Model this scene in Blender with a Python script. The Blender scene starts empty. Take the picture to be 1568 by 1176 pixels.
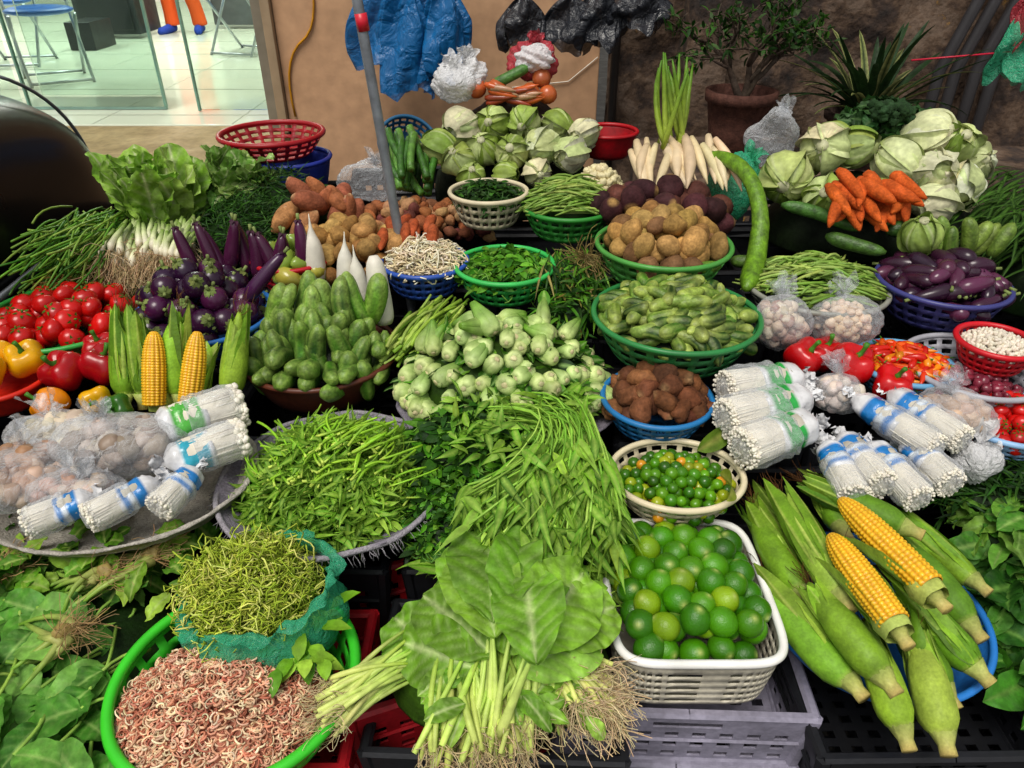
import bpy, math, random
import numpy as np
from mathutils import Vector, Matrix
R=np.random.RandomState(11)
sc=bpy.context.scene
PI=math.pi
def rnd(a,b): return R.uniform(a,b)
def C(h):
    h=h.lstrip('#'); c=np.array([int(h[i:i+2],16)/255 for i in (0,2,4)])
    return np.where(c<=.04045,c/12.92,((c+.055)/1.055)**2.4)
def nz(v):
    v=np.asarray(v,float); return v/(np.linalg.norm(v)+1e-9)
def jc(c,a=.15):
    return np.clip(c*(1+R.uniform(-a,a))*(1+R.uniform(-a*.4,a*.4,3)),0,1)
def pick(l): return l[R.randint(len(l))]

# ---------------------------------------------------------------- materials
def mat(name,rough=.5,ns=25,lo=.75,hi=1.15,bump=.15,bs=90,transl=0,coat=0,spec=.4,ns2=None,lo2=.9,metal=0):
    m=bpy.data.materials.new(name); m.use_nodes=True; nt=m.node_tree; N=nt.nodes; L=nt.links
    p=N['Principled BSDF']; out=N['Material Output']
    at=N.new('ShaderNodeAttribute'); at.attribute_name='Col'
    tc=N.new('ShaderNodeTexCoord'); src=tc.outputs['Object']
    def nzn(s,d=4):
        n=N.new('ShaderNodeTexNoise'); n.inputs['Scale'].default_value=s; n.inputs['Detail'].default_value=d; L.new(src,n.inputs['Vector']); return n.outputs['Fac']
    def mr(f,a,b):
        r=N.new('ShaderNodeMapRange'); r.inputs[1].default_value=.3; r.inputs[2].default_value=.7; r.inputs[3].default_value=a; r.inputs[4].default_value=b; L.new(f,r.inputs[0]); return r.outputs[0]
    nf=nzn(ns)
    v=N.new('ShaderNodeVectorMath'); v.operation='SCALE'; L.new(at.outputs['Color'],v.inputs[0]); L.new(mr(nf,lo,hi),v.inputs[3])
    col=v.outputs[0]
    if ns2:
        v2=N.new('ShaderNodeVectorMath'); v2.operation='SCALE'; L.new(col,v2.inputs[0]); L.new(mr(nzn(ns2,2),lo2,1.08),v2.inputs[3]); col=v2.outputs[0]
    L.new(col,p.inputs['Base Color']); L.new(mr(nf,rough*1.25,rough*.8),p.inputs['Roughness'])
    p.inputs['Specular IOR Level'].default_value=spec; p.inputs['Metallic'].default_value=metal
    if coat: p.inputs['Coat Weight'].default_value=coat; p.inputs['Coat Roughness'].default_value=.12
    if bump:
        b=N.new('ShaderNodeBump'); b.inputs['Strength'].default_value=bump; b.inputs['Distance'].default_value=.004; L.new(nzn(bs,5),b.inputs['Height']); L.new(b.outputs[0],p.inputs['Normal'])
    if transl:
        t=N.new('ShaderNodeBsdfTranslucent'); L.new(col,t.inputs[0]); mx=N.new('ShaderNodeMixShader'); mx.inputs[0].default_value=transl
        L.new(p.outputs[0],mx.inputs[1]); L.new(t.outputs[0],mx.inputs[2]); L.new(mx.outputs[0],out.inputs[0])
    return m
M_leaf=mat('leaf',.55,30,.6,1.28,.4,130,transl=.25,spec=.25,ns2=110,lo2=.82)
M_stem=mat('stem',.48,40,.72,1.18,.2,100,spec=.3)
M_skin=mat('glossy_skin',.26,22,.78,1.15,.08,60,coat=.15)
M_cuke=mat('cucumber_skin',.42,45,.5,1.35,.5,160,ns2=150,lo2=.7)
M_earth=mat('earthy_root',.8,35,.55,1.25,.6,140,ns2=160,lo2=.7,spec=.25)
M_root=mat('fibrous_root',.75,60,.7,1.2,.2,200,spec=.25)
M_pale=mat('pale_flesh',.5,30,.82,1.08,.2,90)
M_cab=mat('cabbage_leaf',.5,18,.7,1.18,.5,60,ns2=75,lo2=.8,transl=.1,spec=.3)
M_husk=mat('corn_husk',.55,30,.7,1.2,.4,90,ns2=200,lo2=.82,spec=.25)
M_plast=mat('plastic',.38,12,.8,1.08,.05,60)
M_dirty=mat('worn_plastic',.5,14,.6,1.15,.2,50,ns2=90,lo2=.8)
M_cloth=mat('woven_fiber',.85,40,.7,1.15,.9,260,ns2=220,lo2=.7,spec=.2)
M_metal=mat('metal',.35,12,.8,1.1,.05,60,metal=.8)
M_paint=mat('car_paint',.3,3,.9,1.05,0,10,coat=.2,spec=.2)
M_matte=mat('matte',.8,10,.85,1.1,.1,60)
M_wall=mat('plaster_wall',.85,2.2,.76,1.08,.35,35,ns2=14,lo2=.86,spec=.2)
M_floor=mat('polished_floor',.12,2,.95,1.04,0,10)

def film(name,colr=(1,1,1),lo=.12,hi=.75,rough=.18,bs=45,bd=.012):
    m=bpy.data.materials.new(name); m.use_nodes=True; nt=m.node_tree; N=nt.nodes; L=nt.links; p=N['Principled BSDF']; out=N['Material Output']
    p.inputs['Base Color'].default_value=(*colr,1); p.inputs['Roughness'].default_value=rough
    tr=N.new('ShaderNodeBsdfTransparent'); tr.inputs[0].default_value=(*[1-(1-c)*.45 for c in colr],1)
    tc=N.new('ShaderNodeTexCoord'); n=N.new('ShaderNodeTexNoise'); n.inputs['Scale'].default_value=bs; n.inputs['Detail'].default_value=4; n.inputs['Distortion'].default_value=1.5
    L.new(tc.outputs['Object'],n.inputs['Vector']); b=N.new('ShaderNodeBump'); b.inputs['Strength'].default_value=1; b.inputs['Distance'].default_value=bd
    L.new(n.outputs['Fac'],b.inputs['Height']); L.new(b.outputs[0],p.inputs['Normal'])
    lw=N.new('ShaderNodeLayerWeight'); lw.inputs[0].default_value=.35; L.new(b.outputs[0],lw.inputs['Normal'])
    r=N.new('ShaderNodeMapRange'); r.inputs[3].default_value=lo; r.inputs[4].default_value=hi; L.new(lw.outputs['Facing'],r.inputs[0])
    mx=N.new('ShaderNodeMixShader'); L.new(r.outputs[0],mx.inputs[0]); L.new(tr.outputs[0],mx.inputs[1]); L.new(p.outputs[0],mx.inputs[2]); L.new(mx.outputs[0],out.inputs[0])
    return m
F_clear=film('clear_film',(.85,.87,.9),.10,.6,.12,38)
F_white=film('white_film',(.85,.85,.86),.55,.95,.35)
F_green=film('green_film',(.06,.5,.27),.4,.85)
F_blue=film('blue_film',(.008,.14,.38),.72,.95,.34,9,.03)
F_black=film('black_film',(.02,.022,.028),.8,1,.25,14,.03)
F_red=film('red_film',(.5,.05,.07),.6,.95)
def glassm():
    m=bpy.data.materials.new('door_glass'); m.use_nodes=True; N=m.node_tree.nodes; L=m.node_tree.links
    tr=N.new('ShaderNodeBsdfTransparent'); tr.inputs[0].default_value=(.88,.95,.92,1); g=N.new('ShaderNodeBsdfGlossy'); g.inputs['Roughness'].default_value=.02
    f=N.new('ShaderNodeFresnel'); mx=N.new('ShaderNodeMixShader'); L.new(f.outputs[0],mx.inputs[0]); L.new(tr.outputs[0],mx.inputs[1]); L.new(g.outputs[0],mx.inputs[2]); L.new(mx.outputs[0],N['Material Output'].inputs[0]); return m
M_glass=glassm()
def emis(name,s):
    m=bpy.data.materials.new(name); m.use_nodes=True; p=m.node_tree.nodes['Principled BSDF']; p.inputs['Emission Color'].default_value=(1,.98,.92,1); p.inputs['Emission Strength'].default_value=s; return m

# ---------------------------------------------------------------- mesh builder
_gq={}
def gq(n,k,wrap=True):
    key=(n,k,wrap)
    if key not in _gq:
        i=np.arange(n-1)[:,None]; j=np.arange(k if wrap else k-1)[None]; j2=(j+1)%k
        _gq[key]=np.stack([i*k+j,i*k+j2,(i+1)*k+j2,(i+1)*k+j],-1).reshape(-1,4)
    return _gq[key]
class B:
    def __init__(s): s.V=[];s.Q=[];s.C=[];s.n=0
    def add(s,V,Q,col):
        V=V.reshape(-1,3); s.V.append(V); s.Q.append(Q+s.n); col=np.asarray(col,float)
        s.C.append(np.broadcast_to(col,(len(V),3)) if col.ndim==1 else col.reshape(-1,3)); s.n+=len(V)
    def mesh(s,name,m,loc=(0,0,0),smooth=True):
        V=np.concatenate(s.V)-np.array(loc); Q=np.concatenate(s.Q).astype(np.int32); Cc=np.concatenate(s.C)
        me=bpy.data.meshes.new(name); me.vertices.add(len(V)); me.vertices.foreach_set('co',V.astype(np.float32).ravel())
        me.loops.add(len(Q)*4); me.loops.foreach_set('vertex_index',Q.ravel()); me.polygons.add(len(Q))
        me.polygons.foreach_set('loop_start',np.arange(0,len(Q)*4,4,dtype=np.int32)); 
        me.polygons.foreach_set('use_smooth',np.full(len(Q),smooth))
        me.update(calc_edges=True); me.validate()
        a=me.color_attributes.new('Col','FLOAT_COLOR','POINT'); a.data.foreach_set('color',np.concatenate([Cc,np.ones((len(Cc),1))],1).astype(np.float32).ravel())
        me.materials.append(m); return me
    def obj(s,name,m,parent=None,solid=0,smooth=True):
        loc=tuple(parent.location) if parent else (0,0,0)
        me=s.mesh(name,m,loc,smooth); o=bpy.data.objects.new(name,me); sc.collection.objects.link(o)
        if parent: o.parent=parent
        if solid: md=o.modifiers.new('s','SOLIDIFY'); md.thickness=solid; md.offset=0
        return o
def grp(name,loc):
    e=bpy.data.objects.new(name,None); e.location=loc; e.empty_display_size=.05; sc.collection.objects.link(e); return e
EYE=np.eye(3)
def tube(b,P,r,col,k=6,ref=None,flat=1,lobes=0,la=.15,tw=0,cap=True):
    P=np.asarray(P,float); n=len(P); r=np.broadcast_to(np.asarray(r,float),(n,))
    T=np.gradient(P,axis=0); T/=np.linalg.norm(T,axis=1,keepdims=True)+1e-9
    if ref is None: ref=EYE[np.argmin(abs(P[-1]-P[0]))]
    U=np.cross(T,ref); U/=np.linalg.norm(U,axis=1,keepdims=True)+1e-9; W=np.cross(T,U)
    th=np.linspace(0,2*PI,k,endpoint=False)
    rr=np.repeat(r[:,None],k,1)
    if lobes: rr=rr*(1+la*np.cos(lobes*th[None]+tw*np.arange(n)[:,None]))
    V=P[:,None]+rr[...,None]*(np.cos(th)[None,:,None]*U[:,None]+flat*np.sin(th)[None,:,None]*W[:,None])
    col=np.asarray(col,float); Cc=np.broadcast_to(col,(n,3)) if col.ndim==1 else col
    if cap:
        V=np.concatenate([np.repeat(P[:1,None],k,1),V,np.repeat(P[-1:,None],k,1)]); Cc=np.concatenate([Cc[:1],Cc,Cc[-1:]]); n+=2
    b.add(V,gq(n,k),np.repeat(Cc,k,0))
def bez(a,m,c,n=6):
    a,m,c=map(lambda q:np.asarray(q,float),(a,m,c)); s=np.linspace(0,1,n)[:,None]; return (1-s)**2*a+2*s*(1-s)*m+s*s*c
def bend(a,c,j,n=6):
    a=np.asarray(a,float);c=np.asarray(c,float); return bez(a,(a+c)/2+R.normal(0,j,3),c,n)
_sp={}
def sph(nu,nv):
    if (nu,nv) not in _sp:
        ph=np.linspace(0,PI,nv+1)[:,None]; th=np.linspace(0,2*PI,nu,endpoint=False)[None]
        _sp[(nu,nv)]=np.stack([np.sin(ph)*np.cos(th),np.sin(ph)*np.sin(th),np.cos(ph)*np.ones_like(th)],-1)
    return _sp[(nu,nv)]
def rrot():
    q=nz(R.normal(0,1,4)); w,x,y,z=q
    return np.array([[1-2*(y*y+z*z),2*(x*y-z*w),2*(x*z+y*w)],[2*(x*y+z*w),1-2*(x*x+z*z),2*(y*z-x*w)],[2*(x*z-y*w),2*(y*z+x*w),1-2*(x*x+y*y)]])
def rotz(d,spin=None):
    d=nz(d); a=EYE[np.argmin(abs(d))]; u=nz(np.cross(a,d)); v=np.cross(d,u)
    if spin is None: spin=rnd(0,6.28)
    c,s=math.cos(spin),math.sin(spin); return np.stack([c*u+s*v,-s*u+c*v,d],1)
def blob(b,pos,scale,col,rot=None,amp=.03,fr=2.5,nu=12,nv=8,topcol=None,tp=.8):
    S=sph(nu,nv); f=1+amp*sum(np.sin(S@(R.normal(0,fr,3))+rnd(0,6)) for _ in range(3))
    V=S*f[...,None]*np.asarray(scale)
    if rot is None: rot=rrot()
    Cc=np.broadcast_to(col,S.shape).copy()
    if topcol is not None:
        w=np.clip((S[...,2]-tp)/(1-tp),0,1)[...,None]; Cc=Cc*(1-w)+topcol*w
    b.add(V@rot.T+np.asarray(pos),gq(nv+1,nu),Cc)
def leaf(b,p,d,nm,L,W,col,rib=None,droop=.6,fold=.25,n=6,m=1,wave=0,a=.8,pw=.8,fr=3,wmin=.03,veins=0,tw=0):
    d=nz(d); nm=np.asarray(nm,float); nm=nz(nm-d*(nm@d)); side=np.cross(d,nm)
    s=np.linspace(0,1,n+1); an=droop*s
    dirs=np.cos(an)[:,None]*d-np.sin(an)[:,None]*nm; nn=np.cos(an)[:,None]*nm+np.sin(an)[:,None]*d
    sd=np.repeat(side[None],n+1,0)
    if tw: ta=(tw*s)[:,None]; sd,nn=np.cos(ta)*sd+np.sin(ta)*nn,-np.sin(ta)*sd+np.cos(ta)*nn
    P=np.asarray(p,float)+np.concatenate([np.zeros((1,3)),np.cumsum(dirs[:-1]*L/n,0)])
    w=W/2*np.maximum(np.sin(PI*np.clip(s,0.0,1)**a)**pw,wmin)
    t=np.linspace(-1,1,2*m+1); ph=R.uniform(0,6,2)
    wv=wave*W*np.stack([np.sin(fr*2*PI*s+ph[0 if q<0 else 1])*abs(q)**1.5 for q in t],1)
    if wave and n>10: wv=wv+wave*.4*W*np.stack([np.sin(fr*5.3*PI*s+ph[1 if q<0 else 0])*abs(q)**2.5 for q in t],1)
    Cc=np.broadcast_to(col,(n+1,2*m+1,3)).copy()
    if rib is not None:
        if veins:
            S_,T_=np.meshgrid(s,abs(t),indexing='ij'); fr_=((S_-.22*T_)*veins)%1; vv=np.exp(-((fr_-.5)/.16)**2)*(1-.5*T_)*(T_>.01); wv=wv-.018*W*vv+.012*W*np.sin(S_*31+ph[0])*np.sin(T_*9)
            mid=np.exp(-(T_/.09)**2); w_=np.clip(.4*vv+mid,0,1)[...,None]; Cc=Cc*(1-w_)+np.asarray(rib)*w_
            dk=(.9+.1*np.sin(S_*17+T_*5+ph[1]))[...,None]; Cc=Cc*dk
        else: Cc[:,m]=rib
    V=P[:,None]+sd[:,None]*(w[:,None]*t[None])[...,None]+nn[:,None]*(fold*w[:,None]*abs(t)[None]+wv)[...,None]
    b.add(V,gq(n+1,2*m+1,False),Cc)
def revolve(b,prof,n,c,col,hole=None,rx=1,ry=1,p=2,M=None,rough=0):
    th=np.linspace(0,2*PI,n,endpoint=False); cx=np.sign(np.cos(th))*abs(np.cos(th))**(2/p); cy=np.sign(np.sin(th))*abs(np.sin(th))**(2/p)
    prof=np.asarray(prof,float); m=len(prof)
    V=np.stack([prof[:,:1]*cx*rx,prof[:,:1]*cy*ry,np.repeat(prof[:,1:2],n,1)],-1)
    if rough: V=V+R.normal(0,rough,V.shape)
    if M is not None: V=V@M.T
    Q=gq(m,n)
    if hole is not None:
        keep=np.array([not hole(i//n,i%n) for i in range(len(Q))]); Q=Q[keep]
    b.add(V+np.asarray(c),Q,col)
def tiltm(ax,ay):
    return np.array(Matrix.Rotation(math.radians(ax),3,'X')@Matrix.Rotation(math.radians(ay),3,'Y'))
def basket(par,c,r,col,depth=.09,rb=.72,rim=.007,ry=1,M=None,n=72,holes=True,p=2,name='basket',band=0,rows=7,rimcol=None):
    b=B(); pr=[(r*.02,-depth),(r*rb*.35,-depth),(r*rb*.68,-depth),(r*rb,-depth)]+[(r*(rb+(1-rb)*(i/rows)**.8),-depth+depth*i/rows) for i in range(1,rows+1)]
    h=(lambda i,j:(i>=3 and i<len(pr)-2-band and i%2==0 and j%3!=0) or (i==1 and j%2)) if holes else None
    revolve(b,pr,n,c,col,h,ry=ry,M=M,p=p); b.obj(name+'_wall',M_dirty,par,solid=.003)
    b=B(); th=np.linspace(0,2*PI,97); cx=np.sign(np.cos(th))*abs(np.cos(th))**(2/p); cy=np.sign(np.sin(th))*abs(np.sin(th))**(2/p)
    P=np.stack([r*cx,r*ry*cy,0*th],1)
    if M is not None: P=P@M.T
    tube(b,P+np.asarray(c),rim,(col if rimcol is None else rimcol)*1.05,8,ref=np.array([0,0.01,1]),cap=False); b.obj(name+'_rim',M_plast,par)
def dome(cx,cy,z0,rx,ry,h,sp,jit=.25,fill=True,p=2):
    out=[]
    for lay in ([0,1] if fill else [0]):
        o=sp*.5*lay; j=0; y=-ry
        while y<=ry:
            x=-rx+(sp/2 if j%2 else 0)
            while x<=rx:
                X=x+o+rnd(-jit,jit)*sp; Y=y+o*.6+rnd(-jit,jit)*sp; q=abs(X/rx)**p+abs(Y/ry)**p
                if q<1: out.append((np.array([cx+X,cy+Y,z0+h*(1-q)-lay*sp*.55]),nz([2*h*X/rx**2,2*h*Y/ry**2,1])))
                x+=sp
            y+=sp*.87; j+=1
    return out
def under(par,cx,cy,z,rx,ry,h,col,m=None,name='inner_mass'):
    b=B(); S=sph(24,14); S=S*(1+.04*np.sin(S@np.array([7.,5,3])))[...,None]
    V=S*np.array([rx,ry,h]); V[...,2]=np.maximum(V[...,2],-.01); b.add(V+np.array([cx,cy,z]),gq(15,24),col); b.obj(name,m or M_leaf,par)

# crates ------------------------------------------------------------
def crate_mesh(name,col):
    b=B(); a,w,h=.21,.155,.2; nu,nv=17,9
    def wall(p0,p1):
        p0=np.array(p0);p1=np.array(p1)
        s=np.linspace(0,1,nu+1)[None,:,None]; z=np.linspace(0,h,nv+1)[:,None,None]
        V=(p0+(p1-p0)*s)+z*np.array([0,0,1.]); V=V+ (np.array([p0[0]+p1[0],p0[1]+p1[1],0])*.5)*.1*(z/h)
        Q=gq(nv+1,nu+1,False); keep=[not((i//nu)in(1,3,5) and (i%nu)%2==1 or (i//nu)==7 and 5<i%nu<11) for i in range(len(Q))]
        b.add(V,Q[np.array(keep)],col)
    wall((-a,-w,0),(a,-w,0));wall((a,-w,0),(a,w,0));wall((a,w,0),(-a,w,0));wall((-a,w,0),(-a,-w,0))
    s=np.linspace(-1,1,20); X,Y=np.meshgrid(s*a,s*w); V=np.stack([X,Y,0*X+.004],-1); Q=gq(20,20,False)
    b.add(V,Q[np.array([not((i//19)%2 and (i%19)%2) for i in range(len(Q))])],col)
    for z,r,e in((h,.009,1.06),(.1,.005,1.05),(.004,.007,1.0)):
        P=[(-a*e,-w*e,z),(0,-w*e,z),(a*e,-w*e,z),(a*e,0,z),(a*e,w*e,z),(0,w*e,z),(-a*e,w*e,z),(-a*e,0,z),(-a*e,-w*e,z)]
        for i in range(8): tube(b,[P[i],P[i+1]],r,col,6,ref=np.array([.01,.02,1]))
    for sx in(-1,1):
        for sy in(-1,1): tube(b,[(sx*a,sy*w,0),(sx*a*1.06,sy*w*1.06,h)],.012,col,6)
    o=b.obj('tmp',M_dirty,solid=.004,smooth=False); dg=bpy.context.evaluated_depsgraph_get(); me=bpy.data.meshes.new_from_object(o.evaluated_get(dg)); me.name=name; bpy.data.objects.remove(o); return me
CR={k:crate_mesh('crate_'+k,C(v)) for k,v in dict(black='1a1b20',red='b01420',lav='8e8a9c',grey='5a525c').items()}
def crates(x,y,top,color='black',rot=0,n=2):
    for i in range(n):
        o=bpy.data.objects.new('plastic_crate',CR[color]); sc.collection.objects.link(o); o.location=(x+rnd(-.01,.01),y,top*i/n); o.scale=(1,1,(top/n)/.2*.985); o.rotation_euler=(0,0,math.radians(rot+rnd(-3,3)))
rows=[(1.27,.38),(1.60,.46),(1.94,.55),(2.28,.60),(2.62,.62)]
for x,c in((-.98,'red'),(-.5,'red'),(-.03,'black'),(.76,'black')): crates(x,.88 if c!='black' else .9,.29,c)
crates(.325,.97,.305,'lav'); crates(1.22,.93,.28,'grey',10); crates(-.14,1.02,.32,'red',20,2)
for y,top in rows:
    for i in range(-3,4): crates(i*.47+rnd(-.02,.02),y,top-(.02 if abs(i)<3 else .03),'black',0,2 if top<.5 else 3)

# --- tomatoes
g=grp('tomato_basket',(-1.18,1.76,.62)); basket(g,(-1.18,1.76,.62),.21,C('2f9a3c'))
b=B(); bl=B()
def tomato(b,bl,p,r,nm):
    d=nz(nm+R.normal(0,.5,3)); rt=rotz(d); blob(b,p,(r,r,r*.82),jc(C('bc120e'),.2),rt,.02,2,14,10)
    top=p+d*r*.74
    for i in range(5): leaf(bl,top,rt@np.array([math.cos(i*1.257),math.sin(i*1.257),.15]),d,r*.7,r*.22,C('3d7a22'),droop=.5,n=3)
    tube(bl,[top,top+d*r*.35],r*.08,C('4c8a2c'),4)
for p,nm in dome(-1.18,1.76,.6,.185,.185,.06,.062): tomato(b,bl,p,rnd(.029,.034),nm)
b.obj('tomatoes',M_skin,g); bl.obj('calyxes',M_leaf,g)
g=grp('cherry_tomato_basket',(1.11,1.37,.56)); basket(g,(1.11,1.37,.56),.12,C('8fb8e0'),depth=.06)
b=B(); bl=B()
for p,nm in dome(1.11,1.37,.55,.108,.108,.045,.031): tomato(b,bl,p,rnd(.0155,.019),nm)
b.obj('cherry_tomatoes',M_skin,g); bl.obj('calyxes',M_leaf,g)
# --- limes
g=grp('lime_basket',(.325,.98,.45)); basket(g,(.325,.975,.445),.148,C('cfc8b4'),depth=.13,rb=.9,ry=1.17,p=6,rim=.008,n=180,band=1,rows=13,rimcol=C('ecebe6'))
b=B()
for p,nm in dome(.325,.975,.437,.131,.15,.04,.0475,.15,p=5):
    p[0]=np.clip(p[0],.325-.112,.325+.112); p[1]=np.clip(p[1],.975-.135,.975+.135)
    d=nz(nm+R.normal(0,.8,3)); blob(b,p,np.array([1,1,1.08])*rnd(.024,.0275),jc(pick([C('3c7a06'),C('4a880a'),C('2f6606'),C('7aa012')]),.18),rotz(d),.015,2,18,14,topcol=C('a8b860'),tp=.965)
b.obj('limes',mat('lime_skin',.32,20,.75,1.2,.35,350,coat=.08),g)
g=grp('calamansi_basket',(.345,1.214,.52)); basket(g,(.345,1.214,.52),.138,C('ddd0ae'),depth=.07,ry=.85)
b=B()
for p,nm in dome(.345,1.214,.495,.12,.1,.035,.026):
    blob(b,p,np.ones(3)*rnd(.0115,.0145),jc(C('d8951c') if R.rand()<.03 else pick([C('386a0a'),C('447e0c'),C('92a018'),C('2f6008'),C('427a0c'),C('5a9212')]),.15),None,.02,2,10,8)
b.obj('calamansi',M_skin,g)
b=B(); leaf(b,(.43,1.2,.53),(.15,-.5,.2),(1,-.3,.4),.13,.05,C('9aa838'),C('c0c060'),1,m=2,n=10); leaf(b,(.4,1.28,.53),(.9,.2,.5),(0,-1,.4),.12,.045,C('6a8a28'),C('a0a850'),.6,m=2,n=10); b.obj('loose_leaves',M_leaf,g)
g=grp('taro_basket',(.335,1.43,.57)); basket(g,(.335,1.43,.57),.125,C('2474b0'),depth=.07)
b=B()
for p,nm in dome(.335,1.43,.56,.11,.11,.075,.042):
    if p[1]<1.335: continue
    blob(b,p,np.array([1,1,1.35])*rnd(.019,.026),jc(pick([C('6b4026'),C('5a3420'),C('7d5030')]),.2),None,.09,3.5,12,9,topcol=C('b08a60'),tp=.9)
b.obj('taro_roots',M_earth,g)
# --- potatoes basket right + beets
g=grp('potato_basket',(.406,1.88,.8)); basket(g,(.406,1.88,.77),.178,C('4a9440'))
b=B()
for p,nm in dome(.406,1.88,.765,.155,.155,.08,.06):
    if p[1]<1.75: continue
    blob(b,p,np.array([.85,.95,1.25])*rnd(.026,.036),jc(pick([C('b08a4a'),C('9a7440'),C('bc9656'),C('7c5a38')]),.18),None,.06,2,14,10)
b.obj('potatoes',M_earth,g)
g=grp('beetroot_and_radish_pile',(.43,2.1,.84)); b=B()
for p,nm in dome(.43,2.08,.80,.18,.11,.05,.07): blob(b,p,np.array([1,1,1.1])*rnd(.032,.042),jc(pick([C('4a2428'),C('5c3228'),C('3c1c20'),C('6a4430')]),.2),None,.06,2,14,10,topcol=C('b08a50'),tp=.85)
b.obj('beetroots',M_earth,g)
b=B()
for i in range(18):
    x=rnd(.35,.61); p0=np.array([x,2.22+rnd(0,.06),.95+rnd(-.03,.01)]); p1=np.array([x+rnd(-.07,.07),2.1+rnd(-.03,.02),.85+rnd(-.01,.02)])
    tube(b,bend(p0,p1,.012,8),rnd(.013,.019)*np.array([.55,.8,.95,1,.95,.75,.45,.1]),np.linspace(1,1,8)[:,None]*jc(C('d4bf98'),.15),8)
b.obj('white_radishes',M_pale,g)
b=B()
for i in range(14):
    p0=np.array([.49+rnd(-.05,.05),2.26+rnd(-.03,.03),.93]); p1=p0+np.array([rnd(-.07,.07),rnd(.0,.12),rnd(.16,.27)])
    tube(b,bend(p0,p1,.015,6),[.008,.0085,.008,.007,.006,.002],np.linspace(0,1,6)[:,None]*(C('4a7a14')-C('a0b040'))+C('a0b040'),6)
b.obj('scallion_stalks',M_stem,g)
g=grp('potato_pile',(-.47,2.03,.72)); b=B()
for p,nm in dome(-.46,2.03,.66,.19,.14,.11,.055): blob(b,p,np.array([.85,.95,1.2])*rnd(.025,.033),jc(pick([C('a88048'),C('946c38'),C('b88e50')]),.15),None,.05,2,14,10)
b.obj('potatoes',M_earth,g)
b=B()
for p,nm in dome(-.57,2.16,.74,.14,.1,.09,.07): blob(b,p,np.array([.8,.8,1.7])*rnd(.027,.036),jc(pick([C('a8683c'),C('9c5c38'),C('b47c50'),C('a05a40')]),.15),None,.06,2,14,12,topcol=C('c09a70'),tp=.93)
for i in range(9):
    p=np.array([-.3+rnd(-.1,.08),2.08+rnd(-.08,.06),.76]); tube(b,bend(p,p+np.array([rnd(-.05,.05),-.08,-.03]),.01,6),np.array([.6,1,.95,.8,.5,.15])*.017,jc(C('a84e28')),8)
b.obj('sweet_potatoes',M_earth,g)
g=grp('shallot_pile',(-.3,2.3,.7)); b=B()
for p,nm in dome(-.32,2.32,.66,.26,.12,.07,.045): blob(b,p,np.array([1,1,1.2])*rnd(.016,.024),jc(pick([C('a06038'),C('8a5438'),C('b88a60'),C('7a4038')]),.2),None,.08,3)
b.obj('shallots',M_earth,g)

# --- cucumbers
def cuke(b,c,d,L,r,cols,bendj=.008,lobes=0,tipc=None,k=12,n=14,stripe=0):
    s=np.linspace(0,1,n); d=nz(d); prof=(1-abs(2*s-1)**3.5)**.5; prof[0]=prof[-1]=.25; prof*=1+.08*np.sin(s*4+rnd(0,6))
    P=bend(c-d*L/2,c+d*L/2,bendj*1.8,n); col=jc(pick(cols),.25); Cc=np.repeat(col[None],n,0)
    if tipc is not None: w=np.clip((s-.5)/.5,0,1)[:,None]**1.4; Cc=Cc*(1-w*.75)+tipc*w*.75
    if stripe: k=18
    q0=len(b.C); tube(b,P,r*prof,Cc,k,lobes=lobes,la=.05)
    if stripe:
        th=np.arange(k)/k*2*PI; m_=(.5+.5*np.cos(6*th+np.sin(th*2)))**2; A=b.C[q0].reshape(-1,k,3); ww=(stripe*m_)[None,:,None]; b.C[q0]=(A*(1-ww)+C('a4b85c')*ww).reshape(-1,3)
CG=[C('38640f'),C('24480c'),C('5c7e24'),C('183c0c'),C('86a040')]
g=grp('cucumber_basket',(.4,1.62,.7)); basket(g,(.4,1.62,.69),.2,C('2c7c40'),depth=.1)
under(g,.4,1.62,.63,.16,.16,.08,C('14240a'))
b=B()
for p,nm in dome(.4,1.62,.68,.175,.165,.075,.038,.35): 
    a=rnd(0,6.28); d=np.array([math.cos(a),math.sin(a)*.8-.2,rnd(-.25,.7)]); d=d-nm*(d@nm)*.5
    cuke(b,p+nm*rnd(-.008,.01),d,rnd(.06,.085),rnd(.014,.018),CG,tipc=C('b4c060'),stripe=.45)
b.obj('cucumbers',M_cuke,g)
g=grp('cucumber_basket',(-.49,1.65,.6)); basket(g,(-.49,1.65,.57),.195,C('5a2e20'),depth=.1,holes=False)
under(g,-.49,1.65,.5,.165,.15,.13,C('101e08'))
b=B(); CL=[C('2c5810'),C('20460e'),C('3c681a'),C('4c7a24')]
for p,nm in dome(-.49,1.62,.575,.18,.15,.075,.052,.22):
    if nm[1]<-.5 or R.rand()<.15: d=np.array([rnd(-.3,.3),-1,rnd(.1,.5)])
    else: d=np.array([rnd(-.35,.35),rnd(-.1,.4),1])
    cuke(b,p,d,rnd(.095,.125),rnd(.0205,.0245),CL,tipc=C('7c9a40'),lobes=6,stripe=.35)
for i in range(9):
    p=np.array([-.60+i*.031+rnd(-.01,.01),1.71+rnd(-.05,.02),.685+rnd(-.035,.015)]); cuke(b,p,np.array([rnd(-.45,.45),.15,1]),rnd(.12,.15),rnd(.023,.028),[C('5c8c24'),C('44701c'),C('74983c'),C('345e16')],lobes=7,tipc=C('8aa44c'),stripe=.5)
b.obj('cucumbers',M_cuke,g)
g=grp('daikon_radish_bunch',(-.44,1.82,.7)); b=B()
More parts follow.
